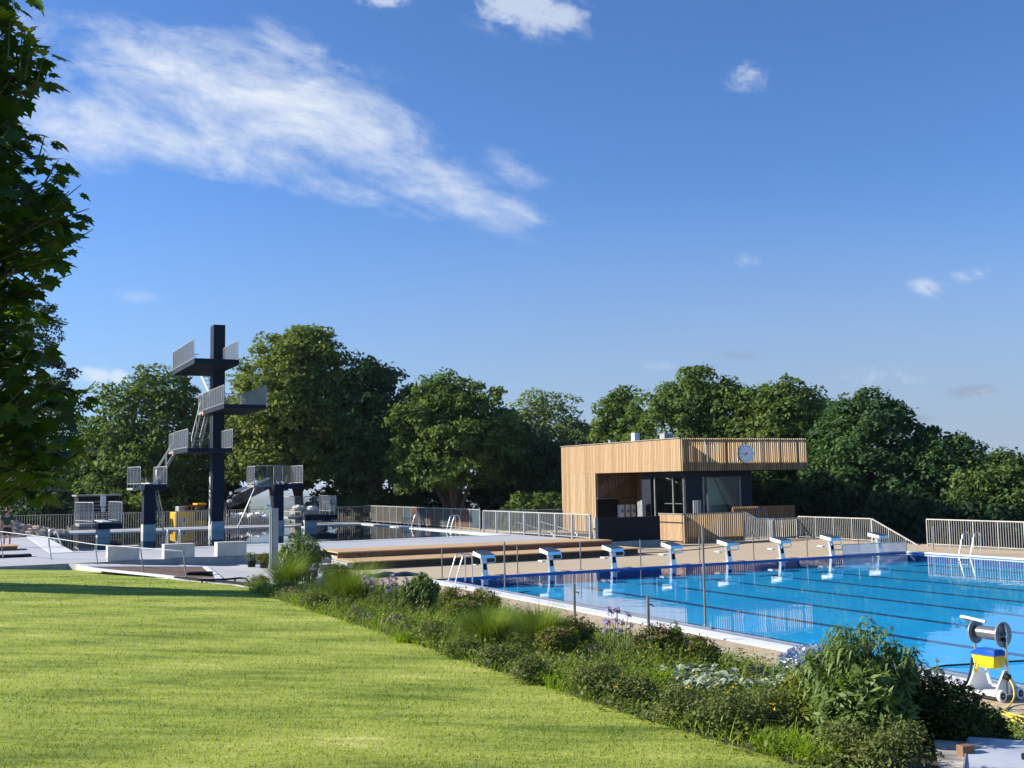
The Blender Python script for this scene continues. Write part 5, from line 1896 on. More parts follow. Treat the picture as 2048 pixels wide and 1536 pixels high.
def tree(name, label, u, v_top, Y, hw, low_v, mleaf, seed, nclump=230, rc=.95, nleaf=70, L=.36, group=None, lobes=7, zbase=-1.2, asp=.62, bark=None, shape='dome', shell=(.55, 1.1), flat=.75, droop=.35, trunk_r=.34, fork=.3):
    R = np.random.default_rng(seed)
    rng = random.Random(seed)
    top = D(u, v_top, Y)
    px = Y / F
    rw = hw * px * 1.08                                    # half width in metres
    zl = D(u, low_v, Y).z
    t_ = thing(name, label, 'tree', (top.x, Y, zbase), 0, group)
    H_ = top.z - zbase
    zl_ = zl - zbase
    blobs = []
    if shape == 'dome':
        zc = zl_ + (H_ - zl_) * .45
        blobs.append((0, 0, zc, rw * .92, rw * .75, (H_ - zl_) * .5))
        blobs.append((0, 0, zc + (H_ - zl_) * .12, rw * .85, rw * .7, (H_ - zl_) * .40))
        blobs.append((0, 0, zc, rw * .6, rw * .5, (H_ - zl_) * .4))
        for i in range(lobes):
            a = 2 * math.pi * i / lobes + rng.uniform(-.3, .3)
            r_ = rw * rng.uniform(.48, .64)
            z = zl_ + (H_ - zl_) * rng.uniform(.22, .62)
            s_ = rw * rng.uniform(.36, .5)
            blobs.append((math.cos(a) * r_, math.sin(a) * r_, z, s_, s_, s_ * rng.uniform(.8, 1.15)))
        for i in range(lobes):
            a = 2 * math.pi * i / lobes + rng.uniform(-.5, .5)
            r_ = rw * rng.uniform(.5, .7)
            s_ = rw * rng.uniform(.28, .4)
            blobs.append((math.cos(a) * r_, math.sin(a) * r_, zl_ + s_ * rng.uniform(.5, 1.1), s_, s_, s_ * rng.uniform(.9, 1.2)))
        for i in range(max(2, lobes // 2)):
            a = rng.uniform(0, 6.28)
            r_ = rw * rng.uniform(.05, .38)
            s_ = rw * rng.uniform(.3, .42)
            blobs.append((math.cos(a) * r_, math.sin(a) * r_, H_ - s_ * rng.uniform(.98, 1.6), s_, s_, s_))
    else:                                                  # cone
        for i in range(9):
            k = i / 8
            s_ = rw * (1.0 - .86 * k)
            blobs.append((rng.uniform(-.1, .1) * rw, 0, zl_ + (H_ - zl_) * (.06 + .9 * k), s_, s_, (H_ - zl_) * .10))
    V, cc = crown_leaves(R, blobs, int(nclump * 1.75), rc, int(nleaf * .8), L * .92, asp, droop, shell, flat)
    npmesh('crown', V.reshape(-1, 3), 4, mleaf, t_)
    tops = [tuple(cc[i]) for i in R.choice(len(cc), 12, replace=False)]
    limbs(t_, H_, trunk_r, tops, bark or M_bark, rng, fork)
    return t_


L_olive = leafmat('olive_foliage', (0.169, 0.216, 0.052), (0.112, 0.161, 0.040), (0.189, 0.226, 0.057), trans=.36, nscale=.25)
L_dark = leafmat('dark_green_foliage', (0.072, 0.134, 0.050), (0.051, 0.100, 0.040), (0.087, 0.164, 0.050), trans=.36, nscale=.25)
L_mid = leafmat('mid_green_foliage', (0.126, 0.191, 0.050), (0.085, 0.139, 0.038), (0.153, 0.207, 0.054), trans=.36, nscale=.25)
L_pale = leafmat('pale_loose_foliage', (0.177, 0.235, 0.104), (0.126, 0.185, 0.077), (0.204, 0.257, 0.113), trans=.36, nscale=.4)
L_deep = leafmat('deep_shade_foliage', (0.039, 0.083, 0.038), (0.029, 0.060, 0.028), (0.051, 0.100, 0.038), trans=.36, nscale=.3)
TG = 'trees standing behind the pools'
tree('dark_tree', 'dark pointed tree rising behind the maple at the left', 78, 585, 90, 140, 1050, L_deep, 11, 330, .8, 80, .3, TG, shape='cone', zbase=-1)
tree('leafy_tree', 'mid green rounded tree between the dark pointed tree and the tall diving tower', 305, 738, 84, 142, 1045, L_mid, 12, 260, .95, 70, .36, TG)
tree('leafy_tree', 'dark low tree behind the three metre springboard stand', 245, 830, 86, 95, 1050, L_dark, 13, 170, .9, 70, .34, TG)
tree('leafy_tree', 'tallest olive green tree, directly right of the diving tower', 598, 648, 82, 145, 978, L_olive, 14, 520, .95, 75, .36, TG, lobes=9, shell=(.55, 1.04))
tree('leafy_tree', 'dense dark tree between the tallest olive tree and the tree with the forked pale trunk', 748, 722, 80, 88, 1045, L_dark, 15, 300, .85, 75, .34, TG, lobes=8)
tree('leafy_tree', 'broad green tree showing a forked pale trunk above the glazed fence', 905, 752, 78, 130, 985, L_mid, 16, 290, .85, 75, .34, TG, lobes=8, bark=M_barkl, fork=.2, trunk_r=.42)
tree('leafy_tree', 'dark slim tree top peeping over the forked trunk tree', 880, 748, 96, 60, 1000, L_dark, 17, 110, .8, 60, .34, TG, lobes=5)
tree('leafy_tree', 'loose pale green tree left of the wooden pavilion', 1090, 778, 96, 104, 1000, L_pale, 18, 190, .95, 55, .32, TG, lobes=7, shell=(.5, 1.05), bark=M_barkl)
tree('leafy_tree', 'dark lower tree against the left flank of the wooden pavilion', 1095, 880, 80, 95, 1060, L_dark, 19, 200, .8, 75, .3, TG)
tree('leafy_tree', 'small light green tree over the sunny wall of the pavilion', 1240, 782, 88, 52, 960, L_mid, 20, 130, .8, 70, .33, TG, lobes=5)
tree('leafy_tree', 'broad domed tree above the middle of the pavilion roof', 1392, 738, 78, 140, 1000, L_mid, 21, 330, .85, 78, .34, TG, lobes=9)
tree('leafy_tree', 'rounded tree above the right end of the pavilion roof', 1560, 758, 74, 100, 1040, L_mid, 22, 290, .8, 78, .32, TG, lobes=8)
tree('leafy_tree', 'tall dark green tree behind the sloping railing', 1735, 786, 68, 112, 1080, L_dark, 23, 330, .75, 80, .3, TG, lobes=9, zbase=-2.5)
tree('leafy_tree', 'second tree from the right edge, dark behind the right hand railing', 1885, 858, 66, 92, 1085, L_dark, 24, 240, .7, 78, .28, TG, lobes=8, zbase=-3)
tree('leafy_tree', 'lowest olive tree at the right edge against the far plain', 1985, 906, 64, 108, 1090, L_mid, 25, 260, .65, 78, .27, TG, lobes=8, zbase=-3)
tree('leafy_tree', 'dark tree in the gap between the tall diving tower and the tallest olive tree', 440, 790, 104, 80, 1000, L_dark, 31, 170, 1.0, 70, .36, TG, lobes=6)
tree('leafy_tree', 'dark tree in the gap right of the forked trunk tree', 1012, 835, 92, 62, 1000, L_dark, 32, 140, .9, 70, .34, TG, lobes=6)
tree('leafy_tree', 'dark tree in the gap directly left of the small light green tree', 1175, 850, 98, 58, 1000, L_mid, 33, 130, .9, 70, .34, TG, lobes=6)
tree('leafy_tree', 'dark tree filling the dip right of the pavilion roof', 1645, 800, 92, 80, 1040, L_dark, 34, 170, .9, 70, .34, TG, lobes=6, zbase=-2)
# bushes filling the shade below the crowns
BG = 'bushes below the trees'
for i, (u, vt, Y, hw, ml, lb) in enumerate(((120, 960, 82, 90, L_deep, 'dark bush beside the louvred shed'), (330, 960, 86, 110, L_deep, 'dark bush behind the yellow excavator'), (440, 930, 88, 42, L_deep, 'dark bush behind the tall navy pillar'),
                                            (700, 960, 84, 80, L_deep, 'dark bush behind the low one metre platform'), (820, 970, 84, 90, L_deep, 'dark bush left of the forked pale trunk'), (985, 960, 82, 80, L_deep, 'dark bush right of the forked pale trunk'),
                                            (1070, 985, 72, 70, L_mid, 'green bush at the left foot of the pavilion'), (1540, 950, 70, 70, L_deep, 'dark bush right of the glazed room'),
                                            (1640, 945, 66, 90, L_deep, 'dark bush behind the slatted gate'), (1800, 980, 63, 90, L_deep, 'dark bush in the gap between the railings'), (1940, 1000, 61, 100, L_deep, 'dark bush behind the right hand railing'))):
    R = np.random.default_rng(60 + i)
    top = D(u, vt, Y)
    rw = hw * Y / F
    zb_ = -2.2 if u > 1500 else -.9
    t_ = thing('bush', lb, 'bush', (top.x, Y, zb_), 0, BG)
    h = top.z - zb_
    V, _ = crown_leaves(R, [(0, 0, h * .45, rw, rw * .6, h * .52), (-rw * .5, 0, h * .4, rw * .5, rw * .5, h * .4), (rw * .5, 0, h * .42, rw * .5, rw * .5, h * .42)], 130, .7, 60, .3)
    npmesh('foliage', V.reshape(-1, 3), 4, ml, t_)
# a slender tree outside the picture whose shadow falls across the lawn
t_ = thing('slender_tree', 'slender columnar tree beyond the left end of the lawn casting the long shadow', 'tree', (-31.2, 29.9, .6), 0)
R = np.random.default_rng(77)
V, cc = crown_leaves(R, [(0, 0, 3.4, 1.5, 1.7, 2.6), (0, 0, 6.4, 1.5, 1.7, 3.0), (0, 0, 9.4, 1.2, 1.4, 2.7), (0, 0, 11.6, .6, .8, 1.8)], 520, .5, 70, .25)
npmesh('crown', V.reshape(-1, 3), 4, L_dark, t_)
limbs(t_, 12, .22, [tuple(cc[k]) for k in range(6)], M_bark, random.Random(1))

# ------------------------------------------------------------------ the maple at the left
MAPLE = [(0, -.02), (.10, .02), (.30, -.10), (.26, .12), (.52, .22), (.36, .36), (.42, .62), (.20, .56), (.0, 1.0)]
MAPLE = MAPLE + [(-x, y) for x, y in MAPLE[-2:0:-1]]


def maple():
    R = np.random.default_rng(31)
    t_ = thing('maple_tree', 'young maple with large dark leaves and bright shoot tips close by on the left', 'tree', (-5.5, 7.9, 1.28), 0)
    # crown outline: radius as a function of height, measured along the visible right flank
    prof = [(2.85, .5), (3.0, 1.8), (3.2, 2.55), (3.55, 2.8), (3.95, 2.6), (4.2, 2.15), (4.45, 2.2), (4.75, 2.5), (5.1, 2.62), (5.4, 2.5), (5.7, 2.22), (6.1, 2.1), (6.5, 2.08), (6.9, 2.05), (7.2, 1.92)]
    hz = np.array([p[0] for p in prof]); hr = np.array([p[1] for p in prof]) - .16
    tw_ = MB(); twl = []
    P, N_, Dn, S, kind = [], [], [], [], []
    def shoot(base, tip, nl, tipbright, spread=.10):
        pts = [base, (base + tip) / 2 + R.normal(size=3) * .03, tip]
        twl.append([base, (base + tip) / 2, base + (tip - base) * .97])
        for k in range(nl):
            q = base + (tip - base) * (R.uniform(.15, 1.0))
            a = R.uniform(0, 6.28)
            out_ = np.array([math.cos(a), math.sin(a), R.uniform(-.15, .35)])
            pet = q + out_ * R.uniform(.05, spread)
            d = unit(out_ * 1.0 + np.array([0, 0, -.55]) + R.normal(size=3) * .25)
            nn = unit(np.array([0, 0, 1.0]) + out_ * .45 + R.normal(size=3) * .35)
            nn = unit(nn - d * (nn @ d))
            P.append(pet); N_.append(nn); Dn.append(d)
            S.append(R.uniform(.075, .14)); kind.append(0)
        if tipbright:
            for k in range(4):
                a = R.uniform(0, 6.28)
                d = unit(np.array([math.cos(a), math.sin(a), R.uniform(-.2, .7)]))
                nn = unit(np.array([0, 0, 1.0]) - d * d[2] + R.normal(size=3) * .2)
                nn = unit(nn - d * (nn @ d))
                P.append(tip + R.normal(size=3) * .02); N_.append(nn); Dn.append(d); S.append(R.uniform(.05, .085)); kind.append(1)
    base0 = np.array([0., 0., 0.])
    for i in range(1900):
        z = R.uniform(2.9, 7.15)
        r = np.interp(z, hz, hr)
        a = R.uniform(-math.pi, math.pi)
        if R.uniform() < .5:
            a = R.uniform(-1.3, 1.3)
        k = R.uniform(.35, 1.0) ** .5
        tip = np.array([math.cos(a) * r * k, math.sin(a) * r * k * (.55 if math.sin(a) > 0 else .9), z - 1.28 + R.normal() * .06])
        inn = np.array([tip[0] * .82, tip[1] * .82, z - 1.28 - R.uniform(.12, .4)])
        shoot(inn, tip, 5, z > 6.3 and k > .8 and R.uniform() < .3)
    # single shoots that stand out against the sky (photo column, row)
    for (u, v, du, dv) in ((20, 25, -4, 95), (45, 55, -5, 90), (88, 105, -18, 75), (122, 268, -18, 70), (150, 318, -30, 50), (172, 380, -35, 40), (170, 470, -45, 20), (140, 520, -45, 10), (105, 560, -30, 30), (100, 622, -30, 0),
                           (95, 110, -25, 60), (104, 165, -40, 40), (60, 80, -10, 80), (170, 430, -60, 20), (165, 770, -40, 20), (178, 800, -50, 10), (175, 880, -45, 10), (180, 905, -50, 0), (160, 940, -40, 10), (120, 700, -40, 20), (110, 990, -50, -10)):
        y = 7.9 + R.uniform(-.5, .3)
        u -= 32 if u > 90 else 0
        tp = np.array(D(u, v, y)) - np.array([-5.5, 7.9, 1.28])
        bp = np.array(D(u + du, v + dv, y)) - np.array([-5.5, 7.9, 1.28])
        shoot(bp, tp, 9, v < 140)
    P, N_, Dn, S, kind = map(np.array, (P, N_, Dn, S, kind))
    tipx = P[:, 0] + Dn[:, 0] * S
    keep = tipx < np.interp(P[:, 2] + 1.28, hz, hr) + .12
    keep[-21 * 9:] = True
    P, N_, Dn, S, kind = P[keep], N_[keep], Dn[keep], S[keep], kind[keep]
    Sd = np.cross(Dn, N_)
    out_ = []
    curl = np.array([(-.10 * (y ** 2)) - .12 * abs(x) for x, y in MAPLE])
    for (x, y), cz in zip(MAPLE, curl):
        out_.append(P + (Sd * x + Dn * y + N_ * cz) * (S * 1.25)[:, None])
    V = np.stack(out_, 1)
    Lm = leafmat('maple_leaf', (.048, .085, .016), (.032, .062, .012), (.06, .098, .016), trans=.5, nscale=.9, tcol=(2.2, 2.2, .5), spec=.4, rough=.42)
    Lb = leafmat('young_maple_leaf', (.30, .30, .02), (.22, .26, .02), trans=.45)
    npmesh('crown', V.reshape(-1, 3), len(MAPLE), None, t_, mats=[Lm, Lb], midx=kind)
    for pts in twl:
        tw_.tube([Vector(p) for p in pts], [.008, .006, .003], 4, False)
    tr_ = limbs(t_, 5.6, .11, [(math.cos(a) * 1.5, math.sin(a) * 1.5, z) for a, z in ((0, 2.6), (1.2, 3.4), (2.4, 2.9), (3.6, 3.7), (4.8, 2.4), (5.6, 4.3), (.7, 4.7), (2.9, 4.6))], M_bark, random.Random(2), .42)
    tw_.build('twigs', mat('green_brown_twig', (.09, .08, .04), .7), tr_)
    return t_


mp_ = maple()
KM = 0.68
mp_.location = Vector((0, 0, CAMH)) + (mp_.location - Vector((0, 0, CAMH))) * KM
mp_.scale = (KM, KM, KM)

# ------------------------------------------------------------------ plants of the bed
def strip_blades(R, base, d0, L, Wd, bend, seg=4):
    # curved tapering blades as quads: base (n,3), horizontal direction d0 (n,3), length, width, bend 0..1
    n = len(L)
    up = np.array([0, 0, 1.0])
    side = unit(np.cross(d0, up))
    q = []
    prev = None
    for k in range(seg + 1):
        s = k / seg
        ang = bend * s * 1.5
        hor = (L * s * np.sin(ang * .75 + .12))[:, None]
        ver = (L * s * np.cos(ang * .75))[:, None]
        c = base + d0 * hor + up * ver
        wd = (Wd * (1 - s * .96) * (.75 + s * .5 if k < 2 else 1))[:, None]
        a_, b_ = c - side * wd / 2, c + side * wd / 2
        if prev is not None:
            q.append(np.stack([prev[0], prev[1], b_, a_], 1))
        prev = (a_, b_)
    return np.concatenate(q, 0)


def hdir(R, n):
    a = R.uniform(0, 2 * math.pi, n)
    return np.stack([np.cos(a), np.sin(a), 0 * a], 1)


G_tuss = leafmat('ornamental_grass', (0.196, 0.268, 0.042), (0.127, 0.192, 0.028), (0.231, 0.290, 0.056), trans=.3, nscale=2)
G_iris = leafmat('iris_leaf', (0.182, 0.234, 0.085), (0.126, 0.182, 0.051), trans=.3, nscale=2)
G_pot = leafmat('grey_green_small_leaf', (0.139, 0.168, 0.048), (0.092, 0.120, 0.034), (0.174, 0.182, 0.063), trans=.25, nscale=3)
G_spi = leafmat('spirea_leaf', (0.174, 0.204, 0.031), (0.111, 0.146, 0.025), (0.231, 0.204, 0.042), trans=.3, nscale=2)
G_tip = leafmat('brown_pink_seed_head', (.27, .17, .13), (.19, .12, .09), (.30, .22, .17), trans=.25, nscale=5)
G_sed = leafmat('mauve_grey_cushion', (.26, .20, .22), (.18, .135, .15), (.30, .25, .25), trans=.1, nscale=6)
G_sil = leafmat('silver_felted_leaf', (0.351, 0.403, 0.294), (0.230, 0.286, 0.188), (0.432, 0.468, 0.362), trans=.2, nscale=3)
G_lime = leafmat('lime_green_leaf', (0.288, 0.408, 0.031), (0.196, 0.311, 0.025), (0.335, 0.429, 0.042), trans=.35, nscale=2)
G_wil = leafmat('willow_like_leaf', (0.143, 0.215, 0.045), (0.097, 0.155, 0.034), (0.185, 0.247, 0.063), trans=.32, nscale=2, spec=.45)
G_dks = leafmat('dark_shrub_leaf', (0.069, 0.096, 0.025), (0.046, 0.069, 0.020), (0.092, 0.108, 0.028), trans=.22, nscale=3)
G_flow = leafmat('violet_petal', (.40, .33, .62), (.30, .24, .54), (.55, .50, .72), trans=.35, nscale=9)
G_yel = leafmat('yellow_petal', (.75, .55, .04), (.7, .42, .03), trans=.2)
G_stem = mat('plant_stem', (.09, .11, .04), .7)
G_twig = mat('brown_stem', (.09, .06, .035), .8)


def p_tussock(t_, R, r, h, n=1500):
    a = hdir(R, n)
    rad = R.uniform(0, 1, n) ** .5 * r * .35
    b = a * rad[:, None]
    d = unit(a + hdir(R, n) * .5)
    d[:, 2] = 0
    L_ = h * R.uniform(.7, 1.25, n)
    V = strip_blades(R, b, d, L_, R.uniform(.006, .013, n), R.uniform(.25, 1.15, n), 4)
    npmesh('blades', V.reshape(-1, 3), 4, G_tuss, t_)


def p_iris(t_, R, r, h, nl=46, nf=7):
    a = hdir(R, nl)
    b = a * (R.uniform(0, 1, nl) ** .5 * r)[:, None]
    V = strip_blades(R, b, unit(a + hdir(R, nl)), h * .62 * R.uniform(.6, 1.1, nl), R.uniform(.03, .05, nl), R.uniform(.05, .55, nl), 4)
    npmesh('leaves', V.reshape(-1, 3), 4, G_iris, t_)
    st = MB()
    for k in range(nf):
        aa = R.uniform(0, 6.28)
        q = np.array([math.cos(aa), math.sin(aa), 0]) * r * R.uniform(0, 1.0)
        hh_ = h * R.uniform(.78, 1.08)
        top = q + np.array([R.normal() * .05, R.normal() * .05, hh_])
        st.tube([Vector(q), Vector((q + top) / 2 + R.normal(size=3) * .01), Vector(top)], [.007, .006, .004], 5, False)
        Vf = []
        for off in ((0, 0, 0), (.03, .02, -.12))[:1 + (k % 3 == 0)]:
            c = top + np.array(off) + 0
            for j in range(9):
                an = 2 * math.pi * j / 3 + (j // 3) * .5
                upw = (.75, -.75, .1)[j // 3]
                d = unit(np.array([math.cos(an), math.sin(an), upw]))
                nn = unit(np.cross(np.cross(d, [0, 0, 1]), d) + R.normal(size=3) * .15)
                nn = unit(nn - d * (nn @ d))
                Vf.append(leaves(c[None], nn[None], d[None], np.array([R.uniform(.055, .085)]), np.array([R.uniform(.045, .06)]), -.12)[0])
        npmesh('flower', np.array(Vf).reshape(-1, 3), 4, G_flow, t_)
    st.build('stems', G_stem, t_)


def p_cushion(t_, R, rx, ry, h):
    # rounded mound of small rosettes
    V = []
    n = int(500 * rx * ry / .1)
    d = rnd_unit(R, n)
    d[:, 2] = np.abs(d[:, 2])
    bump_ = 1 + .16 * np.sin(d[:, 0] * 9 + 1) * np.sin(d[:, 1] * 8 + d[:, 2] * 5)
    c = d * np.array([rx, ry, h]) * bump_[:, None]
    for k in range(4):
        di = unit(np.cross(d, rnd_unit(R, n)) + d * .5)
        nn = unit(d + R.normal(size=(n, 3)) * .3)
        nn = unit(nn - di * (nn * di).sum(1, keepdims=True))
        L_ = R.uniform(.02, .04, n)
        V.append(leaves(c, nn, di, L_, L_ * .7))
    npmesh('cushion_foliage', np.concatenate(V).reshape(-1, 3), 4, G_sed, t_)


def p_shrub(t_, R, rx, ry, h, mleaf, L, n, asp=.45, tips=None, stems=14, clumps=60, rc=.16, name='foliage', droop=.15, up=.3, flower=None):
    blobs = [(0, 0, h * .45, rx * .8, ry * .8, h * .5)]
    for k in range(5):
        a = R.uniform(0, 6.28)
        blobs.append((math.cos(a) * rx * .55, math.sin(a) * ry * .55, h * R.uniform(.3, .62), rx * .42, ry * .42, h * R.uniform(.3, .4)))
    V, cc = crown_leaves(R, blobs, clumps, rc, max(4, n // clumps), L, asp, droop, (.45, 1.05), .9, -.7)
    V[:, :, 2] = np.maximum(V[:, :, 2], -.12)
    npmesh(name, V.reshape(-1, 3), 4, mleaf, t_)
    b = MB()
    for k in range(min(stems, len(cc))):
        e = cc[k]
        b.tube([Vector((e[0] * .15, e[1] * .15, -.05)), Vector(e * np.array([.6, .6, .6])), Vector(e)], [.008, .006, .003], 4, False)
    b.build('stems', G_twig, t_)
    if tips or flower:
        Vt = []
        m_ = tips or flower[1]
        d = rnd_unit(R, m_)
        d[:, 2] = np.abs(d[:, 2]) + .25
        d = unit(d)
        q = d * np.array([rx, ry, h * .55]) * R.uniform(.9, 1.12, (m_, 1)) + np.array([0, 0, h * .48])
        for k in range(m_):
            for j in range(16 if tips else 6):
                dd = rnd_unit(R, 1)[0]
                dd[2] = abs(dd[2]) * .5
                nn = unit(np.array([0, 0, 1.0]) + R.normal(size=3) * .5)
                nn = unit(nn - dd * (nn @ dd))
                s_ = .03 if tips else .022
                Vt.append(leaves((q[k] + R.normal(size=3) * np.array([.026, .026, .012]) * (1 if tips else .3))[None], nn[None], unit(dd)[None], np.array([s_]), np.array([s_ * .7]))[0])
        npmesh('blossom_foliage' if flower else 'seed_head_foliage', np.array(Vt).reshape(-1, 3), 4, G_tip if tips else flower[0], t_)


def p_lance(t_, R, rx, ry, h, mleaf, stems, L, w_, per=16, spike=0):
    # upright leafy stems with long arching leaves in whorls, thinning towards the foot
    b = MB()
    C_, N2, D2, LL_ = [], [], [], []
    for k in range(stems):
        a = R.uniform(0, 6.28)
        rr_ = R.uniform(0, 1) ** .5
        foot = np.array([math.cos(a) * rx * .45 * rr_, math.sin(a) * ry * .45 * rr_, -.05])
        hh_ = h * (1.02 - .38 * rr_ ** 2) * R.uniform(.82, 1.05)
        top = np.array([math.cos(a) * rx * rr_, math.sin(a) * ry * rr_, hh_])
        mid = foot * .4 + top * .6 * np.array([.8, .8, 1]) + np.array([0, 0, .03])
        b.tube([Vector(foot), Vector(mid), Vector(top)], [.009, .007, .003], 5, False)
        for j in range(per):
            s = R.uniform(.28, 1.0) if j > 5 else R.uniform(.9, 1.02)
            q = (foot * (1 - s) ** 2 + 2 * mid * s * (1 - s) + top * s * s)
            an = j * 2.4 + R.uniform(-.4, .4)
            d = unit(np.array([math.cos(an), math.sin(an), R.uniform(.1, .8)]))
            nn = unit(np.array([0, 0, 1.]) + R.normal(size=3) * .2)
            C_.append(q); D2.append(d); N2.append(nn); LL_.append(L * R.uniform(.6, 1.15) * (.75 if s > .93 else 1))
    b.build('stems', G_stem, t_)
    C_, D2, LL_ = np.array(C_), np.array(D2), np.array(LL_)
    n = len(C_)
    # each leaf: four segments that rise and then droop
    hd_ = D2.copy(); el = D2[:, 2].copy(); hd_[:, 2] = 0; hd_ = unit(hd_)
    sd_ = np.cross(hd_, [0, 0, 1.0])
    tw = R.uniform(-.5, .5, n)
    sd_ = unit(sd_ + np.array([0, 0, 1.0]) * tw[:, None])
    q, prev = [], None
    droop_ = R.uniform(.8, 1.7, n)
    for k in range(5):
        s = k / 4
        c = C_ + hd_ * (LL_ * s * (1 - .22 * s))[:, None] + np.array([0, 0, 1.0]) * (LL_ * (el * s - droop_ * .75 * s * s))[:, None]
        wd = w_ * (LL_ / L) * (0.25, .9, 1.0, .68, .03)[k]
        a_, b_ = c - sd_ * wd[:, None] / 2, c + sd_ * wd[:, None] / 2
        if prev is not None:
            q.append(np.stack([prev[0], prev[1], b_, a_], 1))
        prev = (a_, b_)
    npmesh('leaves', np.concatenate(q).reshape(-1, 3), 4, mleaf, t_)
    if spike:
        V = []
        for k in range(spike):
            q0 = np.array([R.uniform(-.5, .5) * rx, R.uniform(-.5, .5) * ry, 0])
            for j in range(60):
                z = h * R.uniform(.5, 1.1)
                d = unit(np.array([R.normal(), R.normal(), .6]))
                nn = unit(np.cross(d, R.normal(size=3)))
                V.append(leaves((q0 + np.array([0, 0, z]))[None], nn[None], d[None], np.array([.05]), np.array([.03]))[0])
        npmesh('spike', np.array(V).reshape(-1, 3), 4, mleaf, t_)


def p_broad(t_, R, rx, ry, h, mleaf, n, L):
    # rosettes of big soft oval leaves
    Q = []
    for k in range(n):
        a = R.uniform(0, 6.28)
        r_ = R.uniform(0, 1) ** .5
        c = np.array([math.cos(a) * rx * r_, math.sin(a) * ry * r_, R.uniform(0, h * .5)])
        d = unit(np.array([R.normal(), R.normal(), R.uniform(.1, 1.2)]))
        hd_ = unit(np.array([d[0], d[1], 0]))
        sd_ = np.array([hd_[1], -hd_[0], 0]) + np.array([0, 0, R.uniform(-.4, .4)])
        sd_ = unit(sd_)
        l_ = L * R.uniform(.5, 1.2)
        prev = None
        dr = R.uniform(.5, 1.5)
        for j in range(5):
            s = j / 4
            p_ = c + hd_ * l_ * s + np.array([0, 0, l_ * (max(.2, d[2]) * s * 1.2 - dr * s * s * .8)])
            wd = l_ * (.12, .42, .5, .36, .02)[j]
            e0, e1 = p_ - sd_ * wd / 2 + np.array([0, 0, .12 * wd]), p_ + sd_ * wd / 2 + np.array([0, 0, .12 * wd])
            if prev is not None:
                Q.append(np.stack([prev[0], prev[2], p_, e0]))
                Q.append(np.stack([prev[2], prev[1], e1, p_]))
            prev = (e0, e1, p_)
    npmesh('leaves', np.array(Q).reshape(-1, 3), 4, mleaf, t_)


SEED = [100]


AVOID = []


def plant(kind, u, vb, vt, wpx, label, cat, group, fn):
    # a plant whose foot is seen at row vb and whose top reaches row vt, wpx wide
    p = GP(u, vb)
    Y = p.y
    top = D(u, vt, Y)
    h = max(.18, top.z - p.z)
    r = wpx / 2 * Y / F
    SEED[0] += 1
    R = np.random.default_rng(SEED[0])
    t_ = thing(kind, label, cat, p, R.uniform(0, 6.28) if kind not in ('cushion_plant',) else .3, group)
    if kind in ('silver_plant', 'cushion_plant', 'iris'):
        AVOID.append((p.x, p.y, r * (.75 if kind == 'iris' else 1.0)))
    fn(t_, R, r, h)
    return t_


def tus(n):
    return lambda t_, R, r, h: p_tussock(t_, R, r, h, n)


def iri(nl, nf):
    return lambda t_, R, r, h: p_iris(t_, R, r, h, nl, nf)


pot = lambda t_, R, r, h: p_shrub(t_, R, r, r * .9, h, G_pot, .035, int(5200 * min(1.3, max(.5, r / .5))), .45, clumps=110, rc=.11, flower=(G_yel, 2))
spi = lambda t_, R, r, h: p_shrub(t_, R, r, r * .85, h, G_spi, .05, 4200, .45, tips=38, clumps=90, rc=.12)
dks = lambda t_, R, r, h: p_shrub(t_, R, r, r * .85, h, G_dks, .045, 8000, .5, clumps=150, rc=.13, tips=16)
lim = lambda t_, R, r, h: p_shrub(t_, R, r, r * .85, h, G_lime, .06, 2600, .4, clumps=70, rc=.12)
cus = lambda t_, R, r, h: p_cushion(t_, R, r, r * .7, h)
sil = lambda n, L: (lambda t_, R, r, h: p_broad(t_, R, r, r * .8, h * 1.15 + .06, G_sil, int(n * 1.7), L * 1.1))
grn = lambda n, L: (lambda t_, R, r, h: p_broad(t_, R, r, r * .75, h, G_wil, n, L))
lan = lambda st, L, w_, per: (lambda t_, R, r, h: p_lance(t_, R, r, r * .8, h, G_wil, st, L, w_, per))


def lil(t_, R, r, h):
    n = 330
    a = hdir(R, n)
    b = a * (R.uniform(0, 1, n) ** .5 * r)[:, None]
    V = strip_blades(R, b, unit(a * .4 + hdir(R, n)), h * R.uniform(.6, 1.2, n), R.uniform(.014, .026, n), R.uniform(.3, 1.2, n), 4)
    npmesh('leaves', V.reshape(-1, 3), 4, G_lime, t_)


GG, GI, GP_, GS, GC, GB, GL = ('ornamental grasses in the bed', 'irises in the bed', 'low grey green shrubs along the lawn', 'brown tipped shrubs in the bed', 'mauve cushions in the bed', 'silver leaved plants in the bed', 'lime green day lilies in the bed')
plant('leafy_shrub', 603, 1172, 1066, 104, 'leafy green shrub beside the steel shower post', 'shrub', None, lan(130, .19, .045, 26))
plant('ornamental_grass', 574, 1180, 1098, 110, 'ornamental grass in front of the shrub by the shower post', 'grass', GG, tus(1300))
plant('low_shrub', 517, 1176, 1150, 50, 'low grey green shrub at the far tip of the bed', 'shrub', GP_, pot)
plant('broad_leaved_plant', 540, 1188, 1162, 46, 'dark broad leaved plant at the far end of the bed next to the lawn', 'plant', None, grn(70, .22))
plant('low_shrub', 575, 1190, 1165, 50, 'low grey green shrub before the far ornamental grass', 'shrub', GP_, pot)
plant('cushion_plant', 580, 1198, 1176, 42, 'mauve cushion plant farthest along the bed', 'plant', GC, cus)
plant('cushion_plant', 611, 1196, 1178, 30, 'small mauve cushion plant beside the farthest mauve cushion', 'plant', GC, cus)
plant('iris', 632, 1184, 1132, 50, 'iris clump with pale flowers left of the large ornamental grass', 'iris', GI, iri(40, 4))
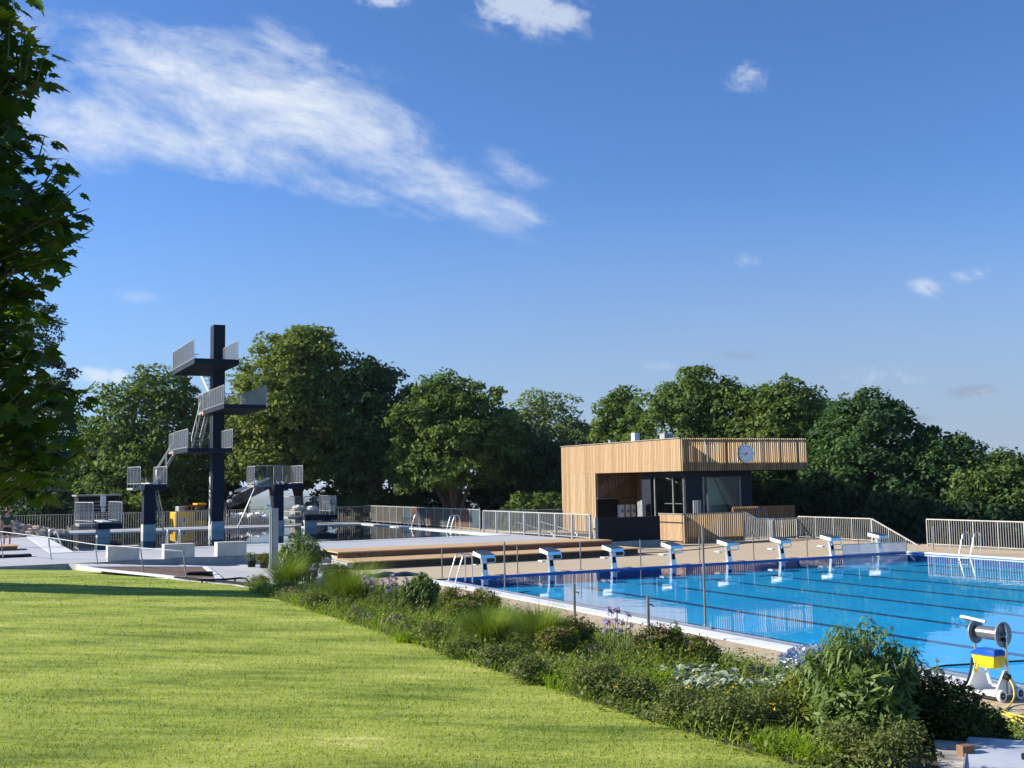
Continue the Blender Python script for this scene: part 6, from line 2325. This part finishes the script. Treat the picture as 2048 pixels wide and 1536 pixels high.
plant('brown_tipped_shrub', 672, 1172, 1126, 60, 'brown tipped shrub behind the large ornamental grass', 'shrub', GS, spi)
plant('ornamental_grass', 700, 1218, 1114, 140, 'large ornamental grass left of the many violet irises', 'grass', GG, tus(2100))
plant('low_shrub', 635, 1218, 1184, 64, 'dark low shrub at the foot of the large ornamental grass', 'shrub', GP_, pot)
plant('low_shrub', 680, 1228, 1200, 56, 'low shrub between the large ornamental grass and the mauve cushions', 'shrub', GP_, pot)
plant('iris', 765, 1228, 1158, 82, 'iris clump with many violet flowers above the mauve cushions', 'iris', GI, iri(70, 12))
plant('iris', 795, 1222, 1160, 60, 'iris clump with violet flowers touching the bright leafy bush', 'iris', GI, iri(50, 7))
plant('cushion_plant', 712, 1242, 1216, 40, 'round mauve cushion plant below the large ornamental grass', 'plant', GC, cus)
plant('cushion_plant', 744, 1250, 1232, 30, 'smallest mauve cushion plant between two larger ones', 'plant', GC, cus)
plant('cushion_plant', 792, 1264, 1232, 68, 'wide mauve cushion plant nearest the camera', 'plant', GC, cus)
plant('leafy_bush', 845, 1234, 1148, 80, 'bright green leafy bush right of the violet irises', 'bush', None, lan(90, .13, .042, 28))
plant('brown_tipped_shrub', 905, 1226, 1178, 70, 'brown tipped shrub right of the bright leafy bush', 'shrub', GS, spi)
plant('brown_tipped_shrub', 965, 1232, 1180, 80, 'brown tipped shrub below the pool ladder', 'shrub', GS, spi)
plant('brown_tipped_shrub', 925, 1252, 1205, 70, 'brown tipped shrub left of the long ornamental grass', 'shrub', GS, spi)
plant('ornamental_grass', 975, 1304, 1206, 120, 'long ornamental grass left of the short hook post', 'grass', GG, tus(2200))
plant('ornamental_grass', 1075, 1298, 1204, 130, 'ornamental grass touching the short hook post', 'grass', GG, tus(2000))
plant('low_shrub', 870, 1290, 1245, 80, 'low shrub at the lawn edge below the bright leafy bush', 'shrub', GP_, pot)
plant('lily', 815, 1284, 1258, 50, 'lime green tuft right of the widest mauve cushion', 'plant', GL, lil)
plant('low_shrub', 925, 1316, 1282, 66, 'low shrub at the lawn edge left of the long ornamental grass', 'shrub', GP_, pot)
plant('low_shrub', 1005, 1338, 1292, 90, 'low shrub in front of the long ornamental grass', 'shrub', GP_, pot)
plant('brown_tipped_shrub', 1150, 1306, 1238, 88, 'brown tipped shrub between the hook post and the right hand irises', 'shrub', GS, spi)
plant('brown_tipped_shrub', 1110, 1322, 1262, 80, 'brown tipped shrub under the second ornamental grass', 'shrub', GS, spi)
plant('iris', 1240, 1326, 1222, 78, 'iris clump with violet flowers nearest the camera', 'iris', GI, iri(64, 9))
plant('cushion_plant', 1195, 1318, 1298, 50, 'faded mauve cushion left of the nearest irises', 'plant', GC, cus)
plant('brown_tipped_shrub', 1320, 1336, 1256, 110, 'brown tipped shrub right of the nearest irises', 'shrub', GS, spi)
plant('brown_tipped_shrub', 1395, 1340, 1278, 84, 'brown tipped shrub at the paving edge above the silver leaves', 'shrub', GS, spi)
plant('mullein', 1366, 1318, 1222, 34, 'slim upright leafy stalk behind the brown tipped shrub', 'plant', None, lan(5, .09, .025, 40))
plant('silver_plant', 1385, 1366, 1322, 96, 'large clump of silver green felted leaves below the brown tipped shrub', 'plant', GB, sil(95, .2))
plant('silver_plant', 1392, 1386, 1352, 110, 'white edged felted leaves in front of the large silver clump', 'plant', GB, sil(120, .13))
plant('silver_plant', 1475, 1384, 1346, 90, 'silver felted leaves left of the mauve mat by the paving', 'plant', GB, sil(90, .15))
plant('silver_plant', 1556, 1388, 1348, 50, 'upright silver green leaf cluster before the grey plastic cover', 'plant', GB, sil(34, .2))
plant('cushion_plant', 1505, 1362, 1344, 70, 'mauve mat at the paving edge behind the silver leaves', 'plant', GC, cus)
plant('lily', 1450, 1350, 1324, 56, 'lime green tuft at the paving edge above the silver leaves', 'plant', GL, lil)
plant('low_shrub', 1065, 1366, 1318, 84, 'low shrub at the lawn edge below the ornamental grasses', 'shrub', GP_, pot)
plant('lily', 1135, 1372, 1330, 90, 'lime green tuft at the lawn edge left of the nearest irises', 'plant', GL, lil)
plant('low_shrub', 1195, 1396, 1326, 110, 'feathery low shrub in front of the nearest irises', 'shrub', GP_, pot)
plant('lily', 1290, 1370, 1330, 100, 'lime green tuft between the nearest irises and the silver leaves', 'plant', GL, lil)
plant('low_shrub', 1262, 1408, 1346, 100, 'feathery low shrub left of the silver leaves at the lawn edge', 'shrub', GP_, pot)
plant('low_shrub', 1365, 1446, 1374, 120, 'low shrub in front of the white edged silver leaves', 'shrub', GP_, pot)
plant('low_shrub', 1455, 1464, 1382, 150, 'largest low grey green shrub at the lawn edge', 'shrub', GP_, pot)
plant('low_shrub', 1545, 1466, 1392, 110, 'low shrub right of the largest grey green shrub', 'shrub', GP_, pot)
plant('lily', 1560, 1500, 1460, 100, 'lime green tuft on the lawn edge below the low shrubs', 'plant', GL, lil)
plant('yellow_green_bush', 1632, 1456, 1352, 130, 'yellow green bush left of the tall willow leaved shrub', 'bush', None, lambda t_, R, r, h: p_shrub(t_, R, r, r * .85, h, G_spi, .05, 9000, .5, clumps=150, rc=.13))
plant('willow_leaved_shrub', 1728, 1482, 1244, 262, 'tall shrub with long arching willow like leaves in front of the pool', 'shrub', None, lan(88, .135, .026, 34))
plant('leafy_bush', 1738, 1490, 1330, 230, 'dense green lower growth inside the willow leaved shrub', 'bush', None, lambda t_, R, r, h: p_shrub(t_, R, r, r * .8, h, G_wil, .10, 7000, .32, clumps=150, rc=.14))
plant('dark_shrub', 1880, 1500, 1356, 165, 'dark shrub with small leaves right of the willow leaved shrub', 'shrub', None, dks)
plant('dark_shrub', 1950, 1496, 1428, 90, 'smaller dark shrub beside the yellow cable on the paving', 'shrub', None, dks)
plant('mullein', 1877, 1420, 1300, 26, 'single thin leafy stalk in front of the white pool coping', 'plant', None, lan(4, .06, .02, 30))
plant('low_shrub', 1690, 1522, 1452, 130, 'low shrub below the willow leaved shrub at the lawn edge', 'shrub', GP_, pot)
plant('low_shrub', 1790, 1546, 1456, 150, 'low shrub left of the grey chest', 'shrub', GP_, pot)
plant('lily', 1640, 1520, 1478, 90, 'lime green tuft left of the shrubs near the bottom edge', 'plant', GL, lil)
# plants in pots by the shower
for u, vb, vt, mk, lb, kd in ((503, 1134, 1104, lan(14, .10, .03, 18), 'green potted plant left of the mauve potted plant', 'green'), (528, 1136, 1110, spi, 'mauve flowering potted plant beside the shower post', 'mauve')):
    p = U(u, vb, .2)
    t_ = thing('potted_plant', lb, 'potted plant', p, 0, 'potted plants on the white path')
    MB().tube([(0, 0, 0), (0, 0, .22)], [.13, .17], 16).build('pot', M_black, t_, .0)
    R = np.random.default_rng(int(u))
    e_ = bpy.data.objects.new('plant', None)
    q = thing('foliage', 'x', 'x', (0, 0, .2))
    for k_ in ('label', 'category'):
        del q[k_]
    q.parent = t_
    mk(q, R, .28, D(u, vt, p.y).z - p.z - .2)
    for c_ in list(q.children):
        c_.parent = t_
        c_.location = (0, 0, .2)
    bpy.data.objects.remove(q)
    bpy.data.objects.remove(e_)

# ground cover between the plants: one mass of small leaves and grass
R = np.random.default_rng(90)
n = 60000
s_ = R.uniform(4.2, 29.5, n)
qk = R.uniform(0, 1, n)
bw_ = np.array([bed_edge(x) for x in s_])
kk = DECK_Q + .15 + (bw_ + .12 - DECK_Q - .15) * qk
X = PC.x - EY.x * s_ - EX.x * kk
Yy = PC.y - EY.y * s_ - EX.y * kk
Z = np.array([ground_z(a, b_) for a, b_ in zip(X, Yy)])
P = np.stack([X, Yy, Z - .01], 1)
P = P[~((X > 2.6) & (Yy < 9.6))]
for ax, ay, ar in AVOID:
    P = P[(P[:, 0] - ax) ** 2 + (P[:, 1] - ay) ** 2 > ar * ar]
n = len(P) // 2 * 2
P = P[:n]
s_, kk = P[:, 0] * .9 + 20, P[:, 1]
patch = np.sin(s_ * 1.7 + kk) * np.sin(kk * 2.3 - s_ * .6)
hgt = R.uniform(.07, .26, n) * (1 + .5 * patch) * np.clip(1.25 - np.hypot(P[:, 0], P[:, 1] - 30) * 0 - np.clip(16 - P[:, 1], 0, 8) * .09, .5, 1.2)
V1 = strip_blades(R, P[::2], hdir(R, len(P[::2])), hgt[::2] * 1.25, R.uniform(.007, .016, len(P[::2])), R.uniform(.2, 1.1, len(P[::2])), 3)
m_ = len(P[1::2])
dd = rnd_unit(R, m_ * 3); dd[:, 2] = np.abs(dd[:, 2]) * .4
c_ = np.repeat(P[1::2], 3, 0) + np.stack([R.normal(size=m_ * 3) * .05, R.normal(size=m_ * 3) * .05, np.repeat(hgt[1::2], 3) * R.uniform(.2, 1.0, m_ * 3)], 1)
nn = unit(np.array([0, 0, 1.]) + R.normal(size=(m_ * 3, 3)) * .5)
nn = unit(nn - dd * (nn * dd).sum(1, keepdims=True))
L_ = R.uniform(.03, .075, m_ * 3)
V2 = leaves(c_, nn, unit(dd), L_, L_ * .55)
allv = np.concatenate([V1, V2])
mi = np.concatenate([np.zeros(len(V1)), np.where(R.uniform(size=len(V2)) < .45, 1, np.where(R.uniform(size=len(V2)) < .5, 2, 3))])
props(npmesh('ground_cover', allv.reshape(-1, 3), 4, None, None, mats=[G_lime, G_pot, G_spi, G_wil], midx=mi), 'mixed grasses and low leaves covering the planting bed', 'plants', kind='stuff')
# ================================================================== AIR
b = MB()
b.box(-48000, 48000, -300, 56000, -75, 90)
hz = bpy.data.materials.new('thin_air')
hz.use_nodes = True
t = NT(hz.node_tree)
t.n.remove(t.n['Principled BSDF'])
pv_ = t.new('ShaderNodeVolumePrincipled')
pv_.inputs['Color'].default_value = (0.80, 0.88, 1.0, 1)
pv_.inputs['Density'].default_value = 0.00008
pv_.inputs['Anisotropy'].default_value = 0.3
t.l.new(pv_.outputs[0], t.n['Material Output'].inputs['Volume'])
props(b.build('haze', hz), kind='stuff')
